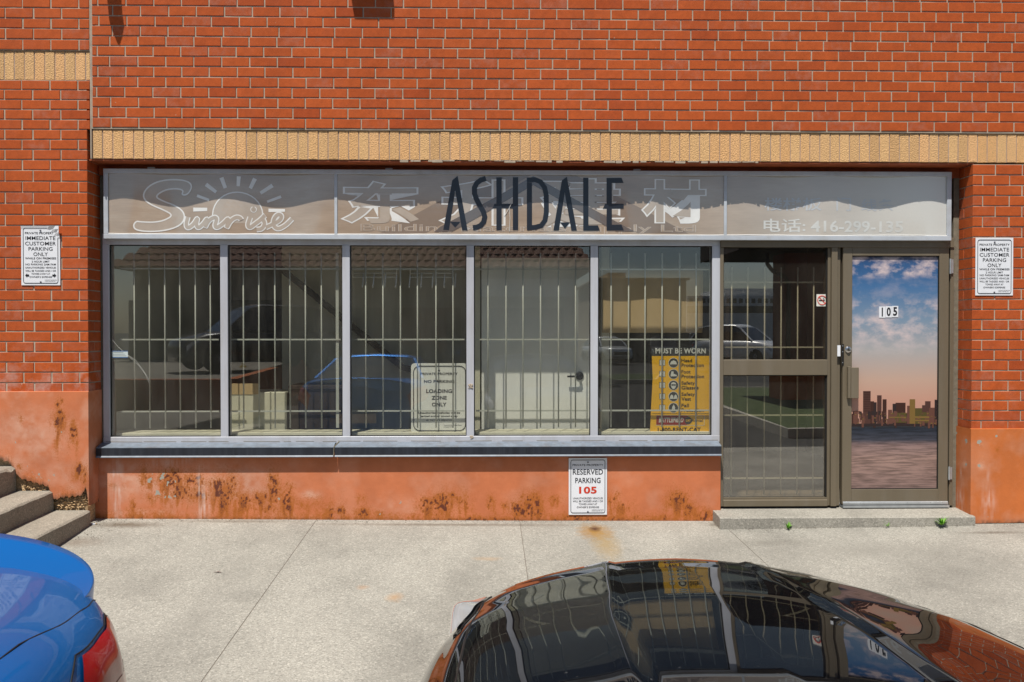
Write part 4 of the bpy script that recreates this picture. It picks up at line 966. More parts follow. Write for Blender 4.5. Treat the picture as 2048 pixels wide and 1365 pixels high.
sun_ = S3([(1120+188*math.cos(R(a)), 725-175*math.sin(R(a))) for a in range(-20, 201, 11)])
on(None, [sun_], .0005, 'faded_sun', M['oldfill']); ribbon_on(sun_[1:-1], 2.4, .0010, 'sun_outline', M['oldline'], False)
for (a, c_, w_) in [((880,490),(960,550),15), ((1000,440),(1030,520),16), ((1130,430),(1126,505),15), ((1250,445),(1215,520),16), ((1380,495),(1290,555),15), ((1445,580),(1340,620),11), ((810,575),(905,610),11), ((780,680),(890,680),15), ((1350,685),(1475,685),13)]:
    d = Vector((c_[0]-a[0], c_[1]-a[1])).normalized()*1; n_ = Vector((-d.y, d.x))*w_
    on(None, [S3([(a[0]+n_.x, a[1]+n_.y), (a[0]-n_.x, a[1]-n_.y), (c_[0]-n_.x*.8, c_[1]-n_.y*.8), (c_[0]+n_.x*.8, c_[1]+n_.y*.8)])], .0010, 'sun_ray', M['oldline'])
def stext(body, pa, pb, ya, yb, mat, off, **kw):
    x0, z0 = wz(pa, yb); x1, z1 = wz(pb, ya)
    return text(sg, body, x0, x1, z0, z1, 0, mat, yfun=lambda x, z: wave(x, z)-off, **kw)
script = [[(738,735),(722,795),(738,822),(782,795),(818,736),(802,798),(822,822),(862,788),(896,740),(870,826),(900,765),(950,738),(968,755),(948,805),(966,822),(1016,788),(1060,740),(1036,832),(1068,768),(1112,738),(1142,746),(1150,762)],
          [(1215,740),(1195,800),(1212,822),(1250,790),(1290,760),(1330,718),(1302,745),(1326,785),(1302,828),(1262,832)], [(1330,815),(1385,790),(1440,760),(1452,725),(1420,712),(1390,750),(1385,800),(1420,830),(1480,800),(1530,750)], [(1240,668),(1252,680),(1240,692),(1228,680),(1240,668)]]
for (wd_, off_, mat_, nm) in ((11.5, .0018, M['oldline'], 'letter_outline'), (7.0, .0026, M['oldfill'], 'faded_lettering')):
    for q in script: ribbon_on(chaikin(S3(q), 2, False), wd_ if len(q) > 5 else wd_*.7, off_, nm, mat_, False)
for (ch, pa, pb, ya, yb) in [('\u4e1c', 690, 836, 364, 448), ('\u5347', 886, 1042, 360, 450), ('\u5efa', 1082, 1240, 358, 452), ('\u6750', 1286, 1411, 360, 446)]:
    stext(ch, pa+3, pb-3, ya+3, yb-3, M['oldline'], .0010, bold=.047, name='character_outline'); stext(ch, pa+3, pb-3, ya+3, yb-3, M['oldfill'], .0015, bold=.022, name='faded_character')
stext('Building Materials Supply Ltd', 722, 1392, 450, 467, M['oldfill2'], .0010, bold=.010, name='letter_outline'); stext('Building Materials Supply Ltd', 722, 1392, 450, 467, M['panel'], .0015, bold=-.012, name='faded_lettering')
stext('\u697c\u68af\u677f', 1530, 1642, 396, 421, M['oldblue'], .0010, bold=.012, name='faded_lettering')
stext('\u95e8', 1672, 1702, 396, 422, M['oldblue'], .0010, bold=.012, name='faded_lettering'); stext('\u7ebf\u6761', 1724, 1790, 398, 422, M['oldblue'], .0010, bold=.006, name='faded_lettering')
stext('\u7535\u8bdd:', 1528, 1611, 438, 464, M['oldpale'], .0010, bold=.012, name='faded_lettering')
stext('416-299-135', 1622, 1806, 443, 464, M['oldpale'], .0010, bold=.02, name='faded_lettering')
on(None, [[(758, 467), (983, 348), (1067, 348), (852, 467)]], .0004, 'roof_band', M['chev']); on(None, [[(1067, 348), (1147, 348), (1378, 467), (1275, 467)]], .0004, 'roof_band', M['chev'])
S5 = lambda pts: [(880+x/5.25, 330+y/5.25) for x, y in pts]
on(None, [S5([(-60, 706), (0, 655), (980, 120), (980, 215), (130, 700)])], .0027, 'roof_band', M['chev2']); on(None, [S5([(980, 120), (2040, 700), (1850, 700), (980, 215)])], .0027, 'roof_band', M['chev2'])
def stroke(pts, w_):
    L, R_ = [], []
    for i, p in enumerate(pts):
        a = Vector(pts[max(0, i-1)]); c_ = Vector(pts[min(len(pts)-1, i+1)]); d = (c_-a).normalized(); n_ = Vector((-d.y, d.x))*w_/2
        L.append((p[0]+n_.x, p[1]+n_.y)); R_.append((p[0]-n_.x, p[1]-n_.y))
    return L + R_[::-1]
Aout = [(35,685),(130,165),(185,118),(290,688),(232,688),(160,270),(95,688)]; At = [(105,600),(215,600),(160,662)]
A2 = [(1190,690),(1280,165),(1332,125),(1438,690),(1380,690),(1310,290),(1248,690)]; A2t = [(1260,605),(1365,605),(1312,668)]
Sst = stroke([(482,142),(430,158),(385,192),(362,240),(362,300),(385,365),(420,430),(455,490),(470,545),(458,600),(425,638),(385,655),(345,660)], 54)
Dst = stroke([(912,162),(1000,158),(1055,180),(1098,240),(1115,320),(1116,500),(1102,585),(1062,640),(1000,658),(912,664)], 52)
for nm, polys in [('A', [Aout, At]), ('S', [Sst]), ('H', [[(592,130),(648,130),(648,408),(765,408),(765,130),(820,130),(820,685),(765,685),(765,455),(648,455),(648,685),(592,685),(592,455),(550,455),(572,408),(592,408)]]),
                  ('D', [[(912,189),(965,189),(965,637),(912,637)], Dst]), ('A', [A2, A2t]), ('L', [[(1505,135),(1560,135),(1560,635),(1660,635),(1680,690),(1505,690)]]),
                  ('E', [[(1750,138),(1905,138),(1927,192),(1805,192),(1805,410),(1927,410),(1927,460),(1805,460),(1805,630),(1905,630),(1930,690),(1750,690),(1750,460),(1710,460),(1735,410),(1750,410)]])]:
    on(None, [S5(q) for q in polys], .0034, 'letter', M['navy'])
# crack in the plastic
line_on(S5([(728, 700), (735, 560), (728, 450), (752, 400)]), .0018, .0045, 'plastic_crack', M['oldline'], False); line_on(S5([(725, 455), (700, 500), (675, 535)]), .0018, .0045, 'plastic_crack', M['oldline'], False)
# curled bottom edge of the panel catching the sun
b = MB(); n = 180; pts = []
for i in range(n+1):
    x = SX0+fw+(SX1-SX0-2*fw)*i/n; pts.append((x, YPN-.012, SZ0+fw+.004+.006*mnoise.noise((x*1.7, 0, 3))+.002*mnoise.noise((x*9, 0, 3))))
b.tube(pts, .0035, 5); b.build('panel_edge', M['oldline'], sg)

# ================================================================ parking signs
def parking_sign(label, px0, px1, py0, py1, Y, lines, group=None, arrows=False, curl=False):
    x0, z1 = W(px0, py0, Y); x1, z0 = W(px1, py1, Y); w_, h_ = x1-x0, z1-z0
    t = thing('parking_sign', label, 'sign', ((x0+x1)/2, Y, z0), group)
    b = MB()
    if curl:
        nx, nz = 12, 18
        def fn(u, v):
            y = Y; d = (u-.80)*w_*1.0 + (v-.90)*h_*1.0
            if d > 0 and u > .72 and v > .8: y -= min(.02, d*d*9)
            if v > .97 and u < .8: y -= .006*(v-.97)/.03
            return (x0+w_*u, y, z0+h_*v)
        b.grid(fn, nx, nz); o_ = b.build('sign_plate', M['signwhite'], t)
        md = o_.modifiers.new('thickness', 'SOLIDIFY'); md.thickness = .002; md.offset = -1
    else: bx(x0, x1, Y, Y+.004, z0, z1).build('sign_plate', M['signwhite'], t, bevel=.001)
    mi = .055*w_; r_ = .05*w_; q = []
    for (cx, cz, a0) in ((x1-mi-r_, z1-mi-r_-.0, 0), (x0+mi+r_, z1-mi-r_, 90), (x0+mi+r_, z0+mi+r_, 180), (x1-mi-r_, z0+mi+r_, 270)):
        q += [(cx + r_*math.cos(R(a0+a)), Y-.001, cz + r_*math.sin(R(a0+a))) for a in (0, 30, 60, 90)]
    MB().tube(q, .0023, 4, closed=True).build('border_line', M['black'], t)
    for (s, yc, hh, wf, mat, bold) in lines:                  # yc, hh: fractions of the height from the top
        zc = z1-h_*yc; wid = w_*wf; xm = (x0+x1)/2
        text(t, s, xm-wid/2, xm+wid/2, zc-h_*hh/2, zc+h_*hh/2, Y-.0012, mat, bold=bold)
    for zc in (z1-h_*.075, z0+h_*.055): MB().lathe([(.0065, 0), (.006, -.004), (.002, -.0055)], ((x0+x1)/2, Y-.0005, zc), 'y', 10).build('bolt', M['bolt'], t)
    text(t, 'TORONTO MUNICIPAL\nCODE CHAPTER 915', x0+w_*.60, x1-w_*.08, z0+h_*.060, z0+h_*.095, Y-.0012, M['black'])
    if arrows:
        for s, xa in ((-1, x0+w_*.10), (1, x1-w_*.10)):
            zc = z1-h_*.835; a = w_*.10*-s; hz_ = w_*.055
            b = MB(); b.prism([(xa, zc), (xa+a*.5, zc+hz_), (xa+a*.5, zc+hz_*.45), (xa+a, zc+hz_*.45), (xa+a, zc-hz_*.45), (xa+a*.5, zc-hz_*.45), (xa+a*.5, zc-hz_)], Y-.0018, Y-.0008); b.build('arrow', M['black'], t)
    return t
K = M['black']
cust = [('PRIVATE PROPERTY', .120, .038, .80, K, .008), ('IMMEDIATE', .203, .062, .77, K, .003), ('CUSTOMER', .295, .062, .79, K, .003), ('PARKING', .385, .062, .62, K, .003), ('ONLY', .475, .062, .37, K, .003),
        ('WHILE ON PREMISES', .545, .034, .80, K, .012), ('2 HOUR LIMIT', .600, .032, .46, K, .006), ('NO PARKING 2AM-7AM', .648, .032, .78, K, .006), ('UNAUTHORIZED VEHICLES', .703, .030, .79, K, .008), ('WILL BE TAGGED AND / OR', .757, .030, .79, K, .008), ('TOWED AWAY AT', .808, .030, .48, K, .008), ("OWNER'S EXPENSE", .860, .030, .58, K, .008)]
parking_sign('white customer parking sign with arrows on the left brick pier', 42, 120.5, 452.5, 571, -.006, cust, arrows=True, curl=True)
parking_sign('white customer parking sign without arrows on the right brick pier', 1951.5, 2026, 476, 591.5, -.006, cust)
resv = [('PRIVATE PROPERTY', .125, .036, .80, K, .008), ('RESERVED', .245, .095, .79, K, .012), ('PARKING', .395, .095, .66, K, .012), ('105', .565, .125, .46, M['red_print'], .035), ('UNAUTHORIZED VEHICLES', .708, .032, .78, K, .006), ('WILL BE TAGGED AND / OR', .760, .032, .79, K, .006), ('TOWED AWAY AT', .812, .032, .48, K, .006), ("OWNER'S EXPENSE", .865, .032, .58, K, .006)]
parking_sign('white RESERVED PARKING sign with red 105 on the low salmon wall', 1137.5, 1214, 916.5, 1030, YW-.008, resv)
# ================================================================ inside the shop
RX0, RX1, RY1, RZ1 = XL-.05, XR+.05, 3.6, SOLD_B-.02
def S_(b, name, mat): return struct(b.build(name, mat))
S_(bx(RX0-.1, RX1+.1, .30, RY1+.1, -.2, .02), 'interior_floor', M['ifloor'])
S_(bx(RX0-.1, RX1+.1, .30, RY1+.1, RZ1, RZ1+.1), 'interior_ceiling', M['iwall'])
S_(bx(RX0-.12, RX0, .30, RY1+.1, .02, RZ1), 'interior_side_wall', M['iwall'])
S_(bx(RX1, RX1+.12, .30, RY1+.1, .02, RZ1), 'interior_side_wall', M['iwall'])
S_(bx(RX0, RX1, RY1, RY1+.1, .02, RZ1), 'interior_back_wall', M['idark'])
YBW = 1.7
S_(bx(PX(564, YBW), PX(936, YBW), YBW, YBW+.12, .02, RZ1), 'interior_partition', M['iwall'])
S_(bx(PX(1196, .9), PX(1210, .9), .62, RY1, .02, RZ1), 'interior_partition', M['iwall'])
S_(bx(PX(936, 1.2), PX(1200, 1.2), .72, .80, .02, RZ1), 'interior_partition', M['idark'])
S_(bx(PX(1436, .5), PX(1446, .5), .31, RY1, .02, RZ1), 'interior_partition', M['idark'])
# ledge behind the glass
zl_ = PZ(867, .24, 820)
led = bx(mx[0][0], mx[-1][1], YF+.101, .52, zl_-.04, zl_).build('window_ledge', M['cream'], loc=(0, .4, zl_-.04), bevel=.003)
tag(led, 'sunlit cream window ledge running behind the five panes', 'window ledge')
struct_riser = S_(bx(RX0, PX(1440, .35), .31, .40, .02, zl_-.041), 'interior_stall_riser', M['iwall'])
# white door standing behind the fourth pane
YDI = .62
dw = thing('interior_door', 'plain off-white interior door with a dark lever handle behind the fourth pane', 'door', (PX(1070, YDI), YDI, .02))
bx(PX(963, YDI), PX(1181, YDI), YDI, YDI+.045, .03, PZ(516, YDI, 1070)).build('door_leaf', M['idoor'], dw, bevel=.003)
bx(PX(950, YDI), PX(960, YDI), YDI-.01, YDI+.06, .03, PZ(492, YDI, 1070)).build('door_jamb', M['cream'], dw)
x, z = W(1159, 752, YDI); M['knob'] = pm('dark_bronze', (.05, .05, .05), .3, .8, var=.05)
h = MB().lathe([(.036, 0), (.036, -.008), (.022, -.014), (.012, -.016), (.012, -.05)], (x, YDI, z), 'y', 18).build('lever_handle', M['knob'], dw, smooth=False)
MB().tube([(x, YDI-.05, z), (x-.03, YDI-.052, z-.002), (x-.11, YDI-.05, z-.004)], [.011, .010, .008], 10).build('lever', M['knob'], h, smooth=True)
for q in (585, 790):
    zz_ = PZ(q, YDI, 962); MB().tube([(PX(961.5, YDI), YDI-.004, zz_-.05), (PX(961.5, YDI), YDI-.004, zz_+.05)], .006, 8).build('hinge', M['knob'], dw)
# stair handrail
YHR = 1.58; a = W(560, 536, YHR); c_ = W(805, 735, YHR); e_ = W(835, 742, YHR)
hr = thing('handrail', 'dark sloping handrail on the wall behind the second and third panes', 'handrail', (a[0], YHR, a[1]))
MB().tube([(a[0], YHR, a[1]), (c_[0], YHR, c_[1]), (e_[0], YHR, e_[1])], .032, 8).build('rail', M['idark'], hr)
for t_ in (.2, .75): MB().tube([(a[0]+(c_[0]-a[0])*t_, YHR, a[1]+(c_[1]-a[1])*t_), (a[0]+(c_[0]-a[0])*t_, YBW, a[1]+(c_[1]-a[1])*t_-.02)], .012, 6).build('bracket', M['idark'], hr)
# wire hook racks behind the third pane
YH = .36
for (p0, p1, hooks, lb) in ((706, 794, (727, 748, 771, 793), 'left wire hook rack hanging from the bars behind the third pane'), (821, 908, (820, 843, 866, 889, 911), 'right wire hook rack with bright hooks behind the third pane')):
    x0, x1 = PX(p0, YH), PX(p1, YH); zt1_, zt2 = PZ(547, YH), PZ(555, YH)
    t = thing('wire_hook_rack', lb, 'hook rack', ((x0+x1)/2, YH, zt2), 'wire hook racks')
    for zz_ in (zt1_, zt2): MB().tube([(x0, YH, zz_), (x1, YH, zz_)], .004, 6).build('rail', M['galv'], t)
    for xq in (x0, x1): MB().tube([(xq, YH, zt2), (xq, YH-.02, zt1_+.03), (xq, YGR+.01, PZ(538, YGR))], .003, 6).build('hanger', M['chrome'], t)
    for hq in hooks:
        xh = PX(hq, YH); zb_ = PZ(574, YH)
        MB().tube([(xh+.004, YH, zt1_), (xh, YH-.01, (zt1_+zb_)/2), (xh-.004, YH-.02, zb_), (xh-.002, YH-.04, zb_-.008), (xh, YH-.055, zb_+.012)], .0052, 6).build('hook', M['signwhite'], t, smooth=True)
# loading zone sign leaning behind the third grille
YN = .345
x0, z1 = W(822, 727, YN); x1, z0 = W(934.5, 868, YN); w_, h_ = x1-x0, z1-z0
nz = thing('parking_sign', 'yellowed LOADING ZONE ONLY sign leaning inside the third pane', 'sign', ((x0+x1)/2, YN, z0))
def rrect(x0, x1, z0, z1, r, n=5):
    q = []
    for (cx, cz, a0) in ((x1-r, z1-r, 0), (x0+r, z1-r, 90), (x0+r, z0+r, 180), (x1-r, z0+r, 270)): q += [(cx+r*math.cos(R(a0+90*k/n)), cz+r*math.sin(R(a0+90*k/n))) for k in range(n+1)]
    return q
M['oldsign'] = pm('yellowed_sign', (.86, .86, .80), .5, var=.05)
b = MB(); b.prism(rrect(x0, x1, z0, z1, .03), YN, YN+.003); b.build('sign_plate', M['oldsign'], nz)
MB().tube([(p[0], YN-.001, p[1]) for p in rrect(x0+w_*.045, x1-w_*.03, z0+h_*.045, z1-h_*.04, .05)], .0035, 4, closed=True).build('border_line', K, nz)
for (s, yc, hh, wf, bo) in [('PRIVATE PROPERTY', .150, .036, .66, .02), ('NO PARKING', .258, .042, .54, .028), ('LOADING', .395, .055, .46, .032), ('ZONE', .490, .055, .27, .032), ('ONLY', .585, .055, .26, .032), ('Unauthorized vehicles will be', .700, .034, .74, .02), ('tagged and/or towed away', .752, .036, .66, .02), ("at owner's expense", .805, .032, .46, .02)]:
    xm = (x0+x1)/2; zc = z1-h_*yc; text(nz, s, xm-w_*wf/2, xm+w_*wf/2, zc-h_*hh/2, zc+h_*hh/2, YN-.0012, K, bold=bo)
text(nz, 'Toronto Municipal Code\nChapter 915', x0+w_*.58, x1-w_*.10, z0+h_*.085, z0+h_*.13, YN-.0012, K)
MB().lathe([(.008, 0), (.006, -.003), (.001, -.004)], ((x0+x1)/2, YN, z1-h_*.105), 'y', 10).build('bolt', M['bolt'], nz)
# kraft paper behind the fifth pane
YK = .345; x0, z1 = W(1204, 541, YK); x1, z0 = W(1405, 666, YK)
b = MB(); b.grid(lambda u, v: (x0+(x1-x0)*u+.006*v, YK+.006*math.sin(u*9)+.004*v, z0+(z1-z0)*v), 14, 8)
kp = b.build('kraft_paper', M['kraft'], loc=((x0+x1)/2, YK, z0), smooth=True); md = kp.modifiers.new('thickness', 'SOLIDIFY'); md.thickness = .001
tag(kp, 'brown kraft paper sheet taped up behind the fifth pane', 'paper')
# yellow safety poster
YO = .335
po = thing('safety_poster', 'yellow and black MUST BE WORN safety poster behind the fifth pane', 'poster', (PX(1360, YO), YO, PZ(867, YO)))
O = lambda x, y: W(1290 + x/6.5, 680 + y/6.5, YO)
def opoly(pts, mat, off, name): b = MB(); b.prism([O(*q) for q in pts], YO-off, YO-off+.0006); return b.build(name, mat, po)
opoly([(88, 212), (852, 210), (845, 1215), (65, 1210), (78, 900), (100, 500)], M['yellow'], 0, 'yellow_sheet')
opoly([(85, 95), (850, 95), (852, 210), (88, 212)], M['poster_dark'], 0, 'header_band')
def otext(s, xa, xb, ya, yb, mat, bold=.02, off=.0012, **kw): x0, z0 = O(xa, yb); x1, z1 = O(xb, ya); return text(po, s, x0, x1, z0, z1, YO-off, mat, bold=bold, **kw)
otext('MUST BE WORN', 135, 790, 105, 180, M['poster_white'], .035)
for k, (s1, s2, wa, wb) in enumerate([('Head', 'Protection', 612, 765), ('Foot', 'Protection', 592, 768), ('Safety', 'Glasses', 650, 698), ('Safety', 'Vest', 650, 598), ('Fall', 'Protection', 572, 765)]):
    y0 = 245 + k*146
    opoly([(185, y0+15), (263, y0+15), (263, y0+92), (185, y0+92)], K, .0007, 'tick_box_edge'); opoly([(190, y0+20), (258, y0+20), (258, y0+87), (190, y0+87)], M['poster_white'], .0014, 'tick_box')
    opoly([(370+66*math.cos(a*.2618), y0+55+66*math.sin(a*.2618)) for a in range(24)], M['poster_white'], .0007, 'icon_rim'); opoly([(370+60*math.cos(a*.2618), y0+55+60*math.sin(a*.2618)) for a in range(24)], M['poster_dark'], .0014, 'icon_disc')
    ic = [[[(325, 75), (415, 75), (412, 58), (402, 36), (370, 22), (340, 36), (328, 60)]], [[(345, 20), (370, 20), (372, 52), (412, 66), (412, 84), (332, 84), (336, 50)]], [[(335, 60), (340, 26), (370, 12), (400, 26), (405, 60), (392, 92), (370, 108), (348, 92)]], [[(320, 85), (330, 45), (348, 28), (366, 45), (372, 85)], [(372, 85), (382, 45), (398, 28), (414, 45), (420, 85)]], [[(348, 100), (352, 50), (372, 10), (392, 50), (384, 100), (370, 70)]]][k]
    b = MB()
    for q in ic: b.prism([O(x, y0+y) for x, y in q], YO-.0021, YO-.0015)
    b.build('icon', M['poster_white'], po)
    if k == 2: opoly([(340, y0+42), (400, y0+42), (396, y0+62), (374, y0+58), (366, y0+58), (344, y0+62)], M['poster_dark'], .0028, 'icon_goggles')
    otext(s1, 473, wa, y0+2, y0+48 + (12 if 'y' in s1 else 0), K, .02); otext(s2, 473, wb, y0+62, y0+110, K, .025)
opoly([(95, 958), (840, 958), (840, 964), (95, 964)], K, .0007, 'rule')
opoly([(142, 980), (775, 980), (768, 1115), (140, 1112)], M['yellow'], .0005, 'label_field'); 
b = MB()
for q in ([(142, 980), (775, 980), (775, 985), (142, 985)], [(140, 1108), (770, 1110), (770, 1115), (140, 1113)], [(770, 980), (775, 980), (771, 1115), (766, 1115)]): b.prism([O(*p) for p in q], YO-.0014, YO-.0008)
b.build('label_edge', M['poster_white'], po)
opoly([(148, 986), (555, 986), (568, 1006), (575, 1050), (552, 1106), (146, 1106)], M['poster_red'], .0012, 'red_label'); otext('BATTLEFi\u0307ELD'.replace('\u0307', ''), 178, 500, 1012, 1074, M['poster_white'], .03, .0022, shear=.2)
opoly([(562+48*math.cos(a*.2618), 1050+48*math.sin(a*.2618)) for a in range(24)], M['poster_dark'], .0018, 'emblem'); otext('CAT', 530, 592, 1036, 1064, M['yellow'], .03, .0026)
otext('Rental', 610, 748, 1030, 1068, K, .02); otext('1-800-RENT-CAT', 165, 725, 1140, 1196, K, .03)
# boxes lying on the ledge and floor behind the second pane
b1 = thing('carton', 'pale open carton standing behind the second pane', 'box', (PX(520, .75), .75, .02))
bx(PX(455, .75), PX(580, .75), .62, 1.0, .03, PZ(782, .75)).build('carton_body', M['cream'], b1, bevel=.004); b = MB(); b.box(PX(452, .75), PX(525, .75), .615, .625, PZ(786, .75), PZ(765, .75)); b.build('carton_flap', M['kraft'], b1)
b2 = thing('storage_crate', 'black storage crate behind the second pane beside the pale carton', 'crate', (PX(640, .8), .8, .02))
bx(PX(592, .8), PX(690, .8), .60, 1.0, .03, PZ(775, .8)).build('crate_body', M['idark'], b2, bevel=.006); bx(PX(588, .8), PX(694, .8), .585, 1.015, PZ(775, .8)+.0005, PZ(768, .8)).build('crate_lid', M['idark'], b2, bevel=.004)

# ================================================================ wall lights above the frame (their shadows fall on the bricks)
def wall_light(label, x, z, build):
    t = thing('wall_light', label, 'wall light', (x, 0, z)); build(t, x, z); return t
def shadow_from(px, py, p): xw, zw = W(px, py, 0); return xw - .41*p, zw + 2.25*p
M['lampmetal'] = pm('lamp_housing', (.06, .06, .06), .5, .4)
x, z = shadow_from(752, 42, .34)
def flood(t, x, z):
    w2 = .145
    xprism(MB(), [(-.34, z), (-.34, z+.10), (-.10, z+.34), (-.06, z+.34), (-.06, z+.10)], x-w2-.02, x+w2).build('lamp_housing', M['lampmetal'], t, bevel=.006)
    bx(x+w2+.001, x+w2+.05, -.30, -.06, z+.10, z+.30).build('ballast_box', M['lampmetal'], t, bevel=.004)
    bx(x-.06, x+.06, -.06, .004, z+.12, z+.30).build('wall_plate', M['lampmetal'], t)
    bx(x-w2, x+w2-.01, -.335, -.075, z-.004, z-.0005).build('lamp_lens', M['signwhite'], t)
wall_light('boxy wall floodlight above the middle of the brick wall, casting a square shadow', x, z, flood)
x, z = shadow_from(237, 84, .36)
def sconce(t, x, z):
    MB().tube([(x, -.36, z), (x-.004, -.34, z+.10), (x-.02, -.26, z+.34), (x-.02, -.12, z+.46)], [.012, .055, .075, .08], 10).build('lamp_arm', M['lampmetal'], t)
    bx(x-.09, x+.05, -.12, .004, z+.40, z+.56).build('wall_plate', M['lampmetal'], t)
wall_light('tapered wall light above the left end of the wall, casting a pointed shadow', x, z, sconce)

# ================================================================ small things on the pavement
def weed(label, px, py, n, s, seed):
    x, y = G(px, py); y = min(y, -.078); rng = random.Random(seed); z = gz(x, y); t = thing('weed', label, 'weed', (x, y, z), 'weeds along the door step')
    b = MB()
    for k in range(n):
        a = rng.uniform(0, 6.28); e = rng.uniform(.25, 1.2); L = s*rng.uniform(.7, 1.6); w_ = L*.09
        d = Vector((math.cos(a)*math.cos(e), math.sin(a)*math.cos(e)*.6-.1, math.sin(e))); sd_ = Vector((-math.sin(a), math.cos(a), 0)); o_ = Vector((x, y, z+.002))
        b.add([o_, o_+d*L*.35+sd_*w_, o_+d*L*.7+sd_*w_*.7-Vector((0, 0, L*.04)), o_+d*L-Vector((0, 0, L*.15)), o_+d*L*.7-sd_*w_*.7-Vector((0, 0, L*.04)), o_+d*L*.35-sd_*w_], [(0, 1, 5), (1, 2, 4, 5), (2, 3, 4)])
    b.build('leaves', M['leaf'], t, fix=False)
weed('flat green weed by the step below the sidelight', 1568, 1051, 22, .050, 1)
weed('smallest green weed by the step below the door', 1764, 1047, 9, .034, 2)
weed('upright green weed at the right end of the step', 1879, 1049, 22, .070, 3)
x, y = G(188, 1050); z = gz(x, y)+.005
cb = thing('cigarette_butt', 'white cigarette butt at the foot of the steps', 'cigarette butt', (x, y, z-.005))
MB().tube([(x-.016, y, z), (x+.008, y+.006, z)], .0045, 8).build('paper', M['signwhite'], cb); MB().tube([(x+.0085, y+.0062, z), (x+.016, y+.008, z)], .0046, 8).build('filter', M['kraft'], cb)
x, y = G(435, 1146); b = MB(); b.add([(x-.03, y, gz(x, y)+.003), (x, y-.008, gz(x, y)+.010), (x+.035, y-.004, gz(x, y)+.003), (x, y+.009, gz(x, y)+.008)], [(0, 1, 3), (1, 2, 3)])
lf = b.build('fallen_leaf', pm('dry_leaf', (.10, .03, .025), .8, var=.2), loc=(x, y, gz(x, y))); tag(lf, 'small dark red dry leaf lying on the pavement', 'leaf')
b = MB(); rng = random.Random(66)                             # grit along the foot of the walls
for k in range(900):
    q = rng.random()
    if q < .55: x = rng.uniform(-3.3, 4.1); y = rng.choice((.145, .14)) - abs(rng.gauss(0, .035)) if x < XWR else -.062-abs(rng.gauss(0, .03))
    elif q < .75: x = rng.uniform(-3.3, -2.9); y = rng.uniform(-.35, .12)
    else: x = rng.uniform(-3.2, 4.1); y = rng.uniform(-2.6, .1)
    s = rng.uniform(.0015, .005)*(1 if q < .75 else .8); z = gz(x, y)+s*.4
    b.add([(x+s*dx, y+s*dy, z+s*dz_) for dx, dy, dz_ in ((1,0,0), (0,1,0), (-1,0,0), (0,-1,0), (0,0,.8), (0,0,-1))], [(0,1,4), (1,2,4), (2,3,4), (3,0,4)])
tag(b.build('pavement_grit', pm('grit', (.10, .08, .06), .9, var=.5, vscale=90), fix=False), 'fine dark grit along the foot of the wall', 'grit', kind='stuff')
